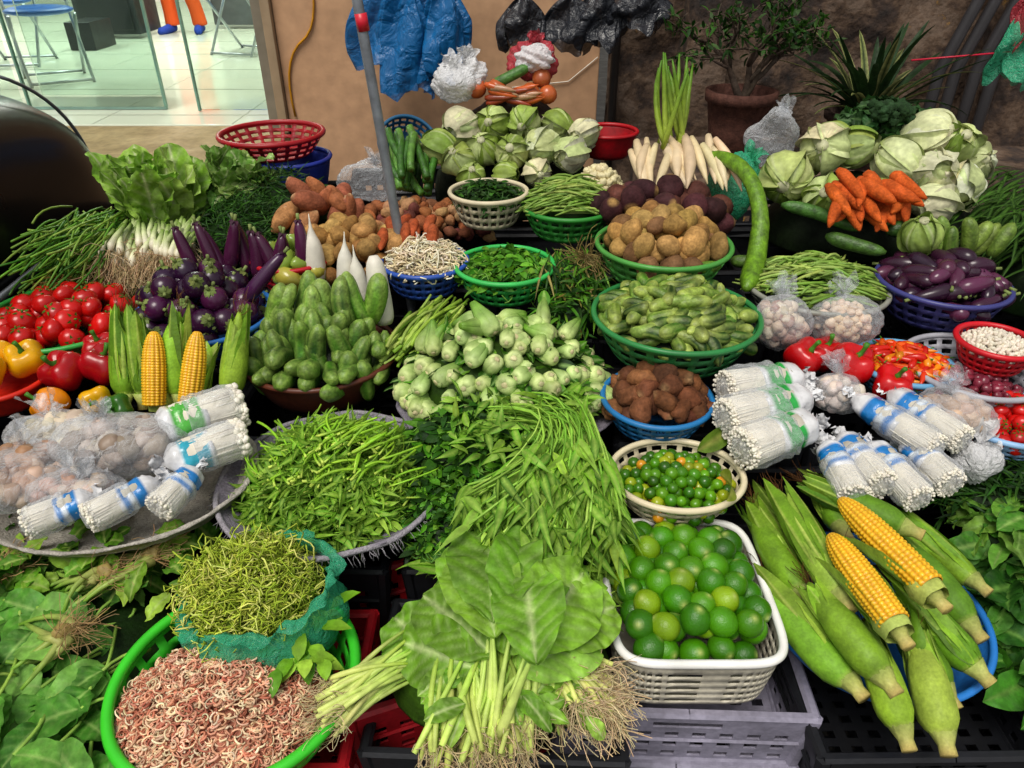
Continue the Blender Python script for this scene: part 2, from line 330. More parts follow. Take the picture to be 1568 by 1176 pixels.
for x,y,z,L,r in((-.545,1.90,.71,.17,.028),(-.455,1.86,.69,.15,.024),(-.405,1.83,.68,.13,.022)):
    P=bend((x,y,z-.06),(x+rnd(-.02,.02),y+.02,z+L*.75),.008,12); tube(b,P,r*np.array([.8,1,1.05,1.05,1,.96,.88,.7,.4,.18,.08,.03]),jc(C('dcd8ca'),.05),14)
P=bend((-.335,1.74,.60),(-.355,1.78,.775),.008,12); tube(b,P,.028*np.array([.7,.95,1,1.02,1.03,1.02,1,.98,.95,.9,.75,.4]),jc(C('dcd8ca'),.05),16)
b.obj('daikons',M_pale,g)
g=grp('green_mango_basket',(-.62,1.98,.68)); basket(g,(-.62,1.96,.7),.11,C('b01220'),depth=.08)
b=B()
for p,nm in dome(-.62,1.95,.68,.1,.1,.06,.055): blob(b,p,np.array([.8,.8,1.2])*rnd(.028,.034),jc(pick([C('8aa03c'),C('9a9438'),C('7a9434')])),None,.05,2)
b.obj('green_mangoes',M_skin,g)
# --- eggplants
def eggplant(b,bl,c,d,L,r,col,round_=False):
    d=nz(d); n=12; s=np.linspace(0,1,n)
    prof=np.sin(PI*np.clip(s*.96+.02,0,1))**.5 if round_ else np.array([.35,.6,.75,.82,.88,.93,.98,1,1,.9,.65,.2])
    tube(b,bend(c-d*L/2,c+d*L/2,0 if round_ else .014,n),r*prof,col,14)
    top=c-d*L/2; rt=rotz(d)
    for i in range(5): leaf(bl,top-d*.004,rt@np.array([math.cos(i*1.257),math.sin(i*1.257),.25]),-d,r*(.75 if round_ else .9),r*.5,jc(C('7a8a48') if round_ else C('4a2a3c')),droop=1.1,n=4)
    tube(bl,[top,top-d*.02],.0045,C('8a9a58'),6)
PU=[C('32102e'),C('260c28'),C('44143a')]
g=grp('eggplant_basket',(-.82,1.78,.63)); basket(g,(-.82,1.76,.62),.18,C('2868b0'),depth=.08)
b=B();bl=B()
for p,nm in dome(-.83,1.77,.615,.16,.16,.12,.062): eggplant(b,bl,p,-nz(nm+R.normal(0,.5,3)),.062,rnd(.032,.037),jc(pick(PU)),True)
for i in range(10):
    p=np.array([-.87+i*.033+rnd(-.01,.01),1.90+rnd(-.03,.03),.735+rnd(-.025,.02)]); eggplant(b,bl,p,np.array([rnd(-.35,.35),-.1,-1]),rnd(.13,.17),rnd(.018,.022),jc(C('421634')))
eggplant(b,bl,np.array([-.64,1.76,.72]),np.array([-1,-.4,-1.1]),.17,.02,jc(C('3a1438')))
b.obj('eggplants',M_skin,g); bl.obj('caps',M_leaf,g)
g=grp('eggplant_basket',(1.116,1.767,.72)); basket(g,(1.116,1.767,.71),.158,C('3a3c78'),depth=.09)
b=B();bl=B()
for p,nm in dome(1.116,1.767,.70,.14,.13,.06,.046,fill=True):
    a=rnd(0,6.28); eggplant(b,bl,p,np.array([math.cos(a),math.sin(a),rnd(-.3,.3)]),rnd(.08,.11),rnd(.018,.023),jc(pick([C('34142a'),C('260e22'),C('50243e')])))
b.obj('eggplants',M_skin,g); bl.obj('caps',M_leaf,g)
b=B()
for i in range(7): cuke(b,np.array([1.10+i*.035,1.88+rnd(-.02,.02),.78+rnd(-.02,.02)]),np.array([rnd(-.7,.7),.1,1]),.10,.02,[C('6a8434'),C('547024')],stripe=.3)
b.obj('zucchini',M_cuke,g)
g=grp('bottle_gourd',(.63,2.0,.8)); b=B()
P=np.concatenate([bez((.57,2.24,.91),(.69,2.08,.95),(.675,1.93,.80),10),bez((.672,1.92,.785),(.66,1.86,.7),(.60,1.74,.70),10)])
tube(b,P,.026*np.concatenate([[.3,.6,.75],np.full(6,.85),np.linspace(.9,1.1,8),[1,.75,.3]]),jc(C('648e1c'),.05),12,ref=np.array([1.,.3,0])); b.obj('gourd_body',M_cuke,g)
b=B()
for i in range(5): cuke(b,np.array([.66+i*.05,1.93+rnd(-.03,.03),.7]),np.array([1,rnd(-.4,.4),.1]),.1,.02,[C('6a8a38'),C('4f6c28')])
cuke(b,np.array([.86,2.0,.80]),np.array([1,-.3,-.25]),.22,.02,[C('3f6a28')]); cuke(b,np.array([1.1,1.94,.79]),np.array([1,.1,.1]),.16,.022,[C('3a5a20')]); cuke(b,np.array([.93,1.9,.76]),np.array([.8,-.5,-.1]),.16,.02,[C('3a5a20')])
cuke(b,np.array([.47,1.76,.755]),np.array([1,.1,.0]),.13,.019,[C('5c8428')])
b.obj('small_gourds',M_cuke,g)

# --- string beans
def beans(name,c,rx,ry,h,n,L,cols,rcol,dirx=1,br=.003):
    g=grp(name,c); 
    basket(g,(c[0],c[1],c[2]),max(rx,ry)*1.15,rcol,depth=.08)
    under(g,c[0],c[1],c[2]-.01,rx*.9,ry*.9,h*.75,C('2a4414')); b=B()
    for i in range(n):
        a=rnd(0,6.28);q=math.sqrt(R.rand()); X,Y=q*math.cos(a),q*math.sin(a); p=np.array([c[0]+X*rx,c[1]+Y*ry,c[2]+h*(1-q*q)*.9+rnd(-.004,.01)])
        d=nz([dirx,rnd(-.8,.8),rnd(-.15,.15)-.3*X]); l=L*rnd(.7,1.1); tube(b,bend(p-d*l/2,p+d*l/2,.014,6),br*np.array([.4,1,1,1,.9,.3]),jc(pick(cols),.2),5)
    b.obj('beans',M_stem,g)
BC=[C('78983c'),C('6a8a32'),C('92a850')]
beans('string_bean_basket',(.8,1.79,.69),.155,.12,.06,320,.12,BC,C('8a8a80'),br=.0042)
beans('string_bean_basket',(.165,2.13,.79),.115,.09,.07,240,.13,BC,C('2f8430'),br=.0038)
def strands(b,c,rx,ry,h,n,L,r,cols,wig=.02,seg=6,k=4):
    for i in range(n):
        a=rnd(0,6.28);q=math.sqrt(R.rand()); X,Y=q*math.cos(a),q*math.sin(a); p=np.array([c[0]+X*rx,c[1]+Y*ry,c[2]+h*(1-q*q)+rnd(-.004,.006)])
        a=rnd(0,6.28); d=np.array([math.cos(a),math.sin(a),rnd(-.3,.3)]); l=L*rnd(.6,1.2)
        P=bend(p-d*l/2,p+d*l/2,wig,seg); P[1:-1]+=R.normal(0,wig*.15,(seg-2,3)); tube(b,P,r*rnd(.8,1.2),jc(pick(cols),.15),k)
g=grp('bean_sprout_basket',(-.245,1.95,.7)); basket(g,(-.245,1.94,.695),.12,C('2a50a8'),depth=.08); under(g,-.245,1.94,.68,.1,.1,.04,C('a89878'))
b=B(); strands(b,(-.245,1.94,.69),.105,.105,.05,520,.06,.0021,[C('e0d2b0'),C('d4c49c'),C('ece2cc')]); b.obj('bean_sprouts',M_pale,g)

# --- leafy heaps
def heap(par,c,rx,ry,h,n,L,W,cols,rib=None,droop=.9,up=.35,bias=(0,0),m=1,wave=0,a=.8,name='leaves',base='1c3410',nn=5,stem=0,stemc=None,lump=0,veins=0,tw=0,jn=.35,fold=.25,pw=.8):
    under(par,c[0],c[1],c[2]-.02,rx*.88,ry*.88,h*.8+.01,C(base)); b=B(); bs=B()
    for i in range(n):
        t=rnd(0,6.28);q=math.sqrt(R.rand()); X,Y=q*math.cos(t),q*math.sin(t); z=h*(1-q*q)*(1+lump*math.sin(X*5+c[0]*9)*math.cos(Y*4)); p=np.array([c[0]+X*rx,c[1]+Y*ry,c[2]+z+rnd(-.02,.008)])
        nm=nz([X*h/rx,Y*h/ry,1]); a2=rnd(0,6.28); d=nz(np.array([math.cos(a2)+bias[0],math.sin(a2)+bias[1],0])+nm*rnd(0,up)+np.array([X,Y,0])*.5)
        l=L*rnd(.5,1.3); col=jc(pick(cols),.3); leaf(b,p,d,nm+R.normal(0,jn,3),l,W*rnd(.6,1.3),col,None if rib is None else rib,droop*rnd(.2,1.5),fold,nn,m,wave,a,pw,veins=veins,tw=tw*rnd(-1,1))
        if stem and R.rand()<stem: tube(bs,bend(p-d*L*.9-nm*.01,p,.008,4),.0018,stemc,4)
    b.obj(name,M_leaf,par)
    if bs.n: bs.obj('stems',M_stem,par)
G1=[C('488218'),C('589420'),C('346c14'),C('6ca42c')]; GD=[C('1f4410'),C('2a5412'),C('16360a'),C('365f18')]; GB=[C('72aa20'),C('88ba30'),C('609a1c'),C('a0cc44')]
g=grp('herb_basket',(-.02,1.92,.7)); basket(g,(-.02,1.9,.7),.135,C('38b454'),depth=.08); heap(g,(-.02,1.9,.68),.12,.12,.05,650,.035,.015,G1,stem=.6,stemc=C('6a9a38'),tw=1,jn=.6)
g=grp('herb_basket',(-.07,2.19,.82)); basket(g,(-.07,2.17,.82),.115,C('cfc3a4'),depth=.09,rb=.7); heap(g,(-.07,2.17,.80),.1,.1,.045,420,.035,.012,GD,stem=.3,stemc=C('3a5a28'))
g=grp('water_spinach_tray',(-.377,1.225,.52))
b=B(); revolve(b,[(.005,-.07),(.08,-.068),(.15,-.055),(.2,-.03),(.235,0),(.24,.004)],64,(-.377,1.225,.50),C('8a8490'),rough=.0015); b.obj('woven_tray',M_cloth,g,solid=.006)
b=B(); th=np.linspace(0,2*PI,80); tube(b,np.stack([-.377+.238*np.cos(th),1.225+.238*np.sin(th),.503+.003*np.sin(th*9)],1),.006,C('9c979f'),7,ref=np.array([0,.01,1.]),cap=False)
for i in range(260):
    a=rnd(0,6.28); p=np.array([-.377+.24*math.cos(a),1.225+.24*math.sin(a),.5]); tube(b,bend(p,p+np.array([math.cos(a)*.01+rnd(-.01,.01),math.sin(a)*.01,-rnd(.005,.03)]),.004,4),.0008,C('a09ca2'),3)
b.obj('tray_rim',M_cloth,g)
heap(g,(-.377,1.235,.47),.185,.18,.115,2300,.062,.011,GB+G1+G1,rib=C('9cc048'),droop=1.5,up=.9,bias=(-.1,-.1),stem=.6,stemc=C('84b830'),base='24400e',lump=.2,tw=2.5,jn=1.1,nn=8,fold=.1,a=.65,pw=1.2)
b=B()
for i in range(150):
    a=rnd(-3.3,-.2); q=rnd(.1,.98); p=np.array([-.377+.19*q*math.cos(a),1.235+.185*q*math.sin(a),.485+.115*(1-q*q)+rnd(0,.016)]); d=nz([-.5+rnd(-1.2,1.2),-.7,.0]); tube(b,bend(p,p-d*rnd(.05,.12)+np.array([0,0,.008]),.018,7),rnd(.0018,.003),np.vstack([C('c8dc60'),[jc(C('84b428'),.2)]*6]),6)
b.obj('cut_stems',M_stem,g)
g=grp('leafy_greens_pile',(.02,1.2,.5))
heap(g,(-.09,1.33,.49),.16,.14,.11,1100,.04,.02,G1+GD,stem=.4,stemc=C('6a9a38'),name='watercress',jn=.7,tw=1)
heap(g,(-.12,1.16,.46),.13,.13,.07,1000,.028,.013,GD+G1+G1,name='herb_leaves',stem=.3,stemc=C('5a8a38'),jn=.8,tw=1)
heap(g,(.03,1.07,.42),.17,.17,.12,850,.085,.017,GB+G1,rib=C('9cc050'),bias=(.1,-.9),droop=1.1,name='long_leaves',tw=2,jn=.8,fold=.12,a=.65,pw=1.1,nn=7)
b=B(); bl=B()
for i in range(190):
    t=rnd(-1,1); p0=np.array([-.0+t*.13,1.40+rnd(-.08,.05),.56+rnd(-.03,.03)]); p1=np.array([.12+t*.05,1.24+rnd(-.03,.03),.60+rnd(-.03,.035)]); p2=np.array([.05+t*.15,1.08+rnd(-.1,.05),.56+rnd(-.06,.02)])
    P=bez(p0,2*p1-(p0+p2)/2+R.normal(0,.025,3),p2,10); tube(b,P,rnd(.0016,.0028),jc(pick([C('8ab840'),C('a4c854'),C('6fa030')]),.2),5)
    for k in range(4): leaf(bl,P[-1-k],nz([rnd(-.8,.8),-1,rnd(-.5,.4)]),(rnd(-.9,.9),-.3,1),rnd(.05,.12),.018,jc(pick(GB+G1),.3),C('9cc050'),rnd(.3,1.5),.12,7,a=.65,pw=1.1,tw=rnd(-2,2))
for i in range(360):
    p=np.array([-.12+rnd(0,.28),1.37+rnd(-.16,.08),.56+rnd(0,.05)]); leaf(bl,p,R.normal(0,1,3)*[1,1,.3]+[0,.2,.3],R.normal(0,.6,3)+[0,0,1],rnd(.035,.08),.017,jc(pick(GB+G1),.3),C('9cc050'),.9,.12,6,a=.65,pw=1.1,tw=rnd(-1.5,1.5))
b.obj('bundled_stems',M_stem,g); bl.obj('spinach_leaves',M_leaf,g)
# --- mustard greens front
def roots(b,p,d,n,L,col,r=.0007,sp=.6):
    for i in range(n):
        dd=nz(np.asarray(d)+R.normal(0,sp,3)); q=p+R.normal(0,.004,3); tube(b,bend(q,q+dd*L*rnd(.5,1.2),L*.25,5),r*rnd(.6,1.4),jc(col,.25),3,cap=False)
g=grp('mustard_greens_bundle',(-.05,.82,.45)); b=B(); bl=B(); br=B()
under(g,-.03,.86,.36,.2,.15,.12,C('3a5a14'))
MG=[C('90c438'),C('82b82e'),C('a0d04c'),C('74a828')]; RB=C('c8e090')
for tx,ty,tz,L,W,an in((-.03,1.0,.56,.25,.17,0),(.05,.96,.555,.23,.15,-.3),(.12,.89,.53,.2,.15,-.7),(-.07,.95,.55,.22,.14,.25),(-.14,.87,.5,.18,.12,.9),(.13,.82,.49,.17,.12,-1.1),(-.17,.80,.48,.16,.12,1.3),(.02,.87,.575,.2,.12,.1),(-.2,.88,.45,.15,.12,.8),(.0,.78,.52,.1,.06,-2.6),(.15,.9,.48,.15,.11,-.9),(-.1,.97,.52,.16,.11,.5),(.08,.99,.52,.16,.12,-.4),(.16,.86,.5,.16,.12,-1.2)):
    d=np.array([-math.sin(an),math.cos(an),.05]); base=np.array([tx,ty,tz])-nz(d)*L*.8
    leaf(bl,base,d+[0,0,.22],(rnd(-.25,.25),-.5,1),L,W,jc(pick(MG),.12),RB,rnd(.3,.9),.12,44,12,.055,1.2,.5,2.6,veins=8,tw=rnd(-.3,.3))
    foot=np.array([base[0]*.6-.02+rnd(-.03,.03),.68+rnd(0,.04),.42]); tube(b,bez(base+nz(d)*L*.1,(base+foot)/2+[0,0,.03],foot,8),[.003,.004,.005,.006,.007,.008,.009,.009],np.linspace(0,1,8)[:,None]*(C('d4e080')-C('a8cc58'))+C('a8cc58'),7,flat=.7)
for i in range(140):
    a=rnd(0,1); foot=np.array([-.14+.27*a+rnd(-.02,.02),.635+.13*a**2+rnd(0,.06),.40+rnd(-.03,.05)]); top=np.array([-.1+.2*a+rnd(-.06,.05),.84+rnd(-.03,.05),.47+rnd(-.02,.03)])
    tube(b,bez(top,(top+foot)/2+[rnd(-.03,.03),0,.025],foot,7),rnd(.7,1.4)*np.array([.002,.003,.0035,.004,.0045,.005,.004]),np.linspace(0,1,7)[:,None]*(C('c8d870')-C('84b02c'))+jc(C('84b02c'),.25),6)
    roots(br,foot,(rnd(0,.5),-.7,-.4),5,.045,C('cdb98c'))
for i in range(70):
    foot=np.array([-.29+rnd(-.03,.03),.74+rnd(-.04,.05),.41+rnd(-.02,.04)]); top=np.array([-.15+rnd(-.03,.03),.83+rnd(-.04,.04),.43+rnd(-.02,.04)])
    tube(b,bez(top,(top+foot)/2+[0,0,.02],foot,7),[.002,.003,.0035,.004,.0045,.005,.004],np.linspace(0,1,7)[:,None]*(C('d0d880')-C('84b02c'))+jc(C('84b02c'),.2),6); roots(br,foot,(-1,-.3,-.2),5,.035,C('d0bc90'))
for i in range(50):
    x,y=rnd(-.15,.15),rnd(.67,.85); leaf(bl,(x,y,.475-(.85-y)*.15),R.normal(0,1,3)*[1,1,.3],(0,-.3,1),rnd(.03,.08),rnd(.02,.045),jc(pick(MG)),RB,.9,.2,16,4,.05,1.1,.6,veins=5)
for i in range(60):
    foot=np.array([.13+rnd(-.04,.04),.75+rnd(-.04,.05),.43+rnd(-.02,.03)]); top=np.array([.06+rnd(-.03,.03),.84+rnd(-.03,.03),.46+rnd(-.02,.02)]); tube(b,bend(top,foot,.01,6),.0045,np.linspace(0,1,6)[:,None]*(C('d8d880')-C('98bc3c'))+jc(C('98bc3c'),.2),6); roots(br,foot,(.6,-.7,-.1),12,.055,C('d4be94'))
b.obj('stalks',M_stem,g); bl.obj('mustard_leaves',M_leaf,g); br.obj('roots',M_root,g)
# --- pink shreds + green bag
g=grp('shredded_banana_blossom_basket',(-.47,.804,.42)); basket(g,(-.47,.805,.41),.2,C('3cc82c'),depth=.11,rb=.75,rim=.010)
under(g,-.48,.76,.375,.165,.14,.065,C('b0705a'),M_earth); b=B()
PK=[C('e4a888'),C('d08c70'),C('ecd0a8'),C('bc7058'),C('f0dcb8'),C('e4b898')]
for i in range(2500):
    a=rnd(0,6.28);q=math.sqrt(R.rand()); X,Y=q*math.cos(a),q*math.sin(a); c=np.array([-.48+X*.175,.76+Y*.145,.385+.075*(1-q*q)*(1+.2*math.sin(X*6)*math.cos(Y*5))+rnd(-.006,.008)])
    rt=rotz(nz([rnd(-.8,.8),rnd(-.8,.8),1])); r=rnd(.005,.013); t=np.linspace(0,rnd(2.5,8),10); rr=r*np.linspace(1,rnd(.4,1),10); P=c+(rt@np.stack([rr*np.cos(t),rr*np.sin(t)*rnd(.6,1),t*.0009*rnd(-1,2)])).T
    tube(b,P,rnd(.0009,.0018),jc(pick(PK),.15),4,ref=rt[:,2],cap=False,flat=1.5)
b.obj('banana_blossom_shreds',M_root,g)
g2=grp('shredded_greens_bag',(-.46,.93,.5)); under(g2,-.47,.93,.46,.105,.1,.075,C('7a9a28')); b=B(); strands(b,(-.47,.93,.475),.11,.105,.08,1400,.06,.0014,[C('c4d050'),C('acc03c'),C('d8dc74'),C('94ac2c')],.035,7,3); b.obj('green_shreds',M_root,g2)
b=B(); th=np.linspace(0,2*PI,120,endpoint=False); prof=[(.09,-.10),(.12,-.085),(.134,-.06),(.138,-.03),(.134,-.01),(.124,.01),(.118,.022),(.122,.034),(.13,.036),(.136,.028)]
V=[]
for i,(r,z) in enumerate(prof):
    f=r*(1+.05*np.sin(th*7+i*.6)+.035*np.sin(th*17+i*1.1)+.015*np.sin(th*31+i*2)+(.12*np.clip(np.cos(th+.4),0,1))); V.append(np.stack([-.455+f*np.cos(th),.925+f*np.sin(th)*.95,.475+z+.010*np.sin(th*5+i*.4)+.006*np.sin(th*13+i)+(.02*np.cos(th))*(i>5)],1))
b.add(np.array(V),gq(len(prof),120),C('1fa060')); b.obj('bag_film',F_green,g2)
b=B()
for i in range(30): leaf(b,(-.36+rnd(-.03,.05),.86+rnd(-.08,.05),.46),R.normal(0,1,3)*[1,1,.3],(0,0,1),rnd(.03,.06),.025,jc(pick(GB)),None,.8,.2,5,2,.05)
b.obj('loose_leaves',M_leaf,g2)
# --- left malabar spinach
g=grp('spinach_bunch_pile',(-.84,.87,.42))
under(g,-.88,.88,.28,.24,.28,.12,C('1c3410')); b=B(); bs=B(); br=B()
for i in range(160):
    p=np.array([rnd(-1.12,-.7),rnd(.62,1.06),0]); p[0]+=-(p[1]-.85)*.3; p[2]=.41+rnd(-.04,.03)-abs(p[0]+.88)*.15; an=rnd(0,6.28)
    leaf(b,p,(math.cos(an),math.sin(an)-.4,.2),(rnd(-.5,.5),rnd(-.6,.2),1),rnd(.06,.11),rnd(.05,.08),jc(pick([C('5a9c34'),C('6aac40'),C('488a28'),C('82bc50')]),.15),C('98c464'),rnd(.4,1.2),.15,18,6,.04,.85,.55,veins=5)
    tube(bs,bend(p,p+np.array([rnd(-.05,.08),rnd(.02,.1),-.01]),.01,5),.003,jc(C('8ab048'),.15),5)
for i in range(90):
    p=np.array([rnd(-1.1,-.62),rnd(.98,1.14),.43+rnd(-.02,.04)]); leaf(b,p,R.normal(0,1,3)*[1,1,.3],(0,-.2,1),rnd(.05,.09),rnd(.03,.05),jc(pick(GB+G1),.2),C('b0cc68'),.9,.2,14,4,.09,veins=5)
for cx,cy in((-.77,1.0),(-.78,.86),(-.98,1.02),(-.70,1.05)):
    for i in range(10):
        p=np.array([cx+rnd(-.02,.02),cy+rnd(-.02,.02),.45]); tube(bs,bend(p,p+np.array([rnd(-.12,-.03),rnd(-.10,.08),-.02]),.02,6),[.009,.008,.006,.005,.004,.003],np.linspace(0,1,6)[:,None]*(C('70a030')-C('a8a860'))+C('a8a860'),6)
        roots(br,p,(1,.2,.1),9,.06,C('a08458'))
    blob(bs,(cx,cy,.455),(.018,.015,.014),C('a08c50'),None,.15)
b.obj('spinach_leaves',M_leaf,g); bs.obj('stems',M_stem,g); br.obj('roots',M_root,g)
g=grp('dark_greens_bunch',(1.0,1.0,.4)); heap(g,(1.1,.98,.32),.19,.2,.14,280,.1,.055,[C('2c6418'),C('3a781c'),C('205010'),C('4c8a28')],rib=C('6a9a40'),m=4,wave=.05,nn=14,veins=7,jn=.5)
g=grp('dill_bunch',(1.08,1.26,.5)); heap(g,(1.12,1.24,.42),.18,.09,.09,700,.06,.006,GD,up=.6); heap(g,(1.04,1.12,.42),.1,.08,.07,70,.08,.05,[C('4c8a28'),C('6a9a34')],m=4,wave=.05,nn=14,name='broad_leaves',rib=C('8ab058'),veins=6)
g=grp('leek_leaf_bunch',(1.48,2.1,.75)); b=B()
for i in range(420):
    p=np.array([1.6+rnd(-.2,.2),2.15+rnd(-.3,.3),.70+rnd(0,.13)]); leaf(b,p,(-.7+rnd(-.4,.4),-.5+rnd(-.4,.4),rnd(-.1,.3)),(0,0,1),rnd(.12,.26),.010,jc(pick(GD),.2),C('4c7028'),.8,.3,6)
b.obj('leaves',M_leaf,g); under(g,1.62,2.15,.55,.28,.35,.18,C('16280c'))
# --- bok choy pile
g=grp('bok_choy_pile',(-.02,1.52,.6)); 
b=B(); revolve(b,[(.005,-.03),(.15,-.03),(.24,0),(.27,.02)],64,(-.01,1.53,.50),C('8a8490'),rough=.002); b.obj('woven_tray',M_cloth,g,solid=.006)
under(g,-.02,1.54,.51,.235,.2,.155,C('2a440e'))
b=B(); bl=B()
def bok(c,d,r):
    d=nz(d); rt=rotz(d); pal=jc(C('bccc84'),.12); dk=jc(C('62902a'),.2); s=np.linspace(0,1,10)[:,None]
    cc=pal*(1-s**.8)+dk*s**.8; cc[0]=pal*.8; cc[1]=pal*1.1; el=rnd(.9,1.35)
    tube(b,[c+d*.002,c,c-d*.008,c-d*.02,c-d*.05],r*np.array([.35,.72,.9,.9,.5]),cc[[1,1,2,4,8]],9)
    for i in range(4):
        a=i*1.571+rnd(-.25,.25); o=rt@np.array([math.cos(a),math.sin(a),0]); e=rnd(.85,1.1)
        P=bez(c+o*r*.12+d*.002,c+o*r*.62-d*.016*el,c+o*r*.08-d*.075*el,10)
        tube(b,P,r*e*np.array([.28,.5,.66,.74,.74,.66,.56,.46,.38,.28]),cc*rnd(.92,1.06),9)
    blob(b,c+d*.003,(r*.3,r*.3,r*.12),jc(C('c0b88a'),.1),rt,.12)
    if R.rand()<.5:
        o=nz(R.normal(0,1,3)); leaf(bl,c-d*.05,nz(-d+o*.8),o,.05,.03,jc(pick(G1)),C('98bc60'),.8,.2,7,2,.06)
pts=dome(-.02,1.53,.55,.255,.215,.15,.042,.3,fill=False)
for k in range(26):
    a=-PI*k/25; pts.append((np.array([-.02+.255*math.cos(a)+rnd(-.01,.01),1.52+.205*math.sin(a)+rnd(-.01,.01),.545+rnd(-.015,.015)]),nz([math.cos(a),math.sin(a),.25])))
for p,nm in pts:
    if nm[1]>.8: continue
    bok(p+nm*rnd(-.008,.012),nz(nm*[1,1,.6]+np.array([0,-.45,0])+R.normal(0,.4,3)),rnd(.018,.026))
for k in range(200):
    a=rnd(0,6.28); q=rnd(.2,1); p=np.array([-.02+.24*q*math.cos(a),1.55+.2*q*math.sin(a),.535+.13*(1-q*q)]); leaf(bl,p,(math.cos(a),math.sin(a),.3),R.normal(0,1,3)+[0,0,1],.06,.03,jc(pick(GD+G1)),C('8ab060'),.9,.2,6,2,.05)
b.obj('bok_choy_heads',M_stem,g); bl.obj('leaves',M_leaf,g)
g=grp('choy_sum_bunch',(-.25,1.66,.6)); b=B()
for i in range(130):
    p=np.array([-.30+rnd(-.03,.1),1.60+rnd(-.03,.1),.58+rnd(-.02,.04)]); tube(b,bend(p,p+np.array([.07+rnd(-.03,.03),.13,.03]),.015,6),rnd(.003,.006),jc(pick([C('8cac38'),C('749c2c'),C('a4bc58')]),.2),5)
b.obj('stalks',M_stem,g)
g=grp('scallion_herb_bunch',(.14,1.82,.6)); heap(g,(.17,1.86,.60),.11,.14,.10,500,.07,.008,G1+GD+[C('8a8040')],up=.8,bias=(.2,-.6)); b=B()
for i in range(300):
    p=np.array([.15+rnd(-.07,.09),1.94+rnd(-.08,.06),.70+rnd(-.05,.02)]); leaf(b,p,(rnd(-.5,.6),-1,rnd(-.3,.1)),(0,-.2,1),rnd(.08,.14),.006,jc(pick(G1+GD+[C('94884c')]),.2),None,1,.3,5,tw=rnd(-1,1))
roots(b,np.array([.2,1.88,.73]),(0,-.5,.1),120,.08,C('a8945c'),.001,.7)
b.obj('grassy_leaves',M_leaf,g)

# --- lettuce, herbs left back
def frilly(par,c,n,L,W,cols,rib,spread=.6,dirv=(0,0,1),name='lettuce_leaves',dr=(.2,1.1)):
    b=B()
    for i in range(n):
        a=rnd(0,6.28); q=rnd(0,spread); d=nz(np.array(dirv)+[q*math.cos(a),q*math.sin(a),0]); l=L*rnd(.75,1.1)
        leaf(b,np.array(c)+R.normal(0,.01,3),d,nz([-math.cos(a),-math.sin(a)-.6,.3]),l,W*rnd(.8,1.2),jc(pick(cols),.12),rib,rnd(*dr),.1,26,7,.10,1.35,.45,3,.14,veins=6,tw=rnd(-.4,.4))
    b.obj(name,M_leaf,par)
g=grp('lettuce_head',(-1.08,2.22,.78))
for x,y,z in((-1.05,2.12,.69),(-1.01,2.18,.71),(-1.10,2.17,.70),(-1.14,2.22,.72)): frilly(g,(x,y,z),12,.22,.11,[C('94c440'),C('82b434'),C('a8d058')],C('d8e4a8'),.36,dr=(.1,.8))
g=grp('mustard_cabbage_pile',(-.98,2.35,.78))
for x,y,z in((-.93,2.28,.75),(-.88,2.34,.76),(-.96,2.38,.77),(-.83,2.32,.75)): frilly(g,(x,y,z),9,.14,.08,[C('7fac44'),C('6c9a38'),C('94b858')],C('c8d89c'),.6,(.3,.3,.8),'leaves')
heap(g,(-.91,2.30,.69),.13,.12,.12,60,.1,.06,[C('6c9a38'),C('94b858'),C('b0c874')],rib=C('c8d89c'),m=4,wave=.07,nn=12,name='outer_leaves',veins=5)
g=grp('dill_bunch',(-.84,2.2,.74)); heap(g,(-.80,2.18,.68),.17,.17,.12,1500,.05,.0045,GD+[C('2c5a14')],up=1,stem=.1,stemc=C('4c7a2c')); heap(g,(-.74,2.34,.70),.16,.13,.13,700,.06,.005,GD,up=1,name='dill_tops')
g=grp('scallion_bunch',(-1.1,2.02,.7)); b=B(); br=B()
for i in range(130):
    p=np.array([-1.05+rnd(-.11,.12),1.97+rnd(-.03,.08),.67+rnd(0,.05)]); o=np.array([rnd(-.03,.03),0,0]); tube(b,[p,p+[0,.01,.012],p+[0,.03,.03]+o*.4,p+[0,.07,.05]+o],[.006,.011,.008,.005],np.array([C('ddd4b8'),C('e0dac0'),C('c8d09c'),C('7a9c3c')]),7); roots(br,p,(0,-.6,-.9),18,.09,C('c4ac84'),.0009,.4)
for i in range(300):
    p=np.array([-1.24+rnd(-.08,.12),2.12+rnd(-.15,.1),.69+rnd(-.03,.09)]); P=bend(p,p+np.array([rnd(-.1,.02),rnd(-.22,-.05),rnd(-.12,.02)]),.02,6); tube(b,P,.003,jc(pick([C('5c8a24'),C('3a6a18'),C('7a9a38')]),.25),5)
b.obj('scallions',M_stem,g); br.obj('roots',M_root,g); under(g,-1.06,2.03,.53,.12,.07,.15,C('8a7450'),M_root); under(g,-1.28,2.12,.5,.12,.14,.18,C('1f3412'))
b=B(); roots(b,np.array([-1.24,1.96,.64]),(-.2,-1,-.8),260,.1,C('98723c'),.0012,.5); b.obj('brown_roots',M_root,g)

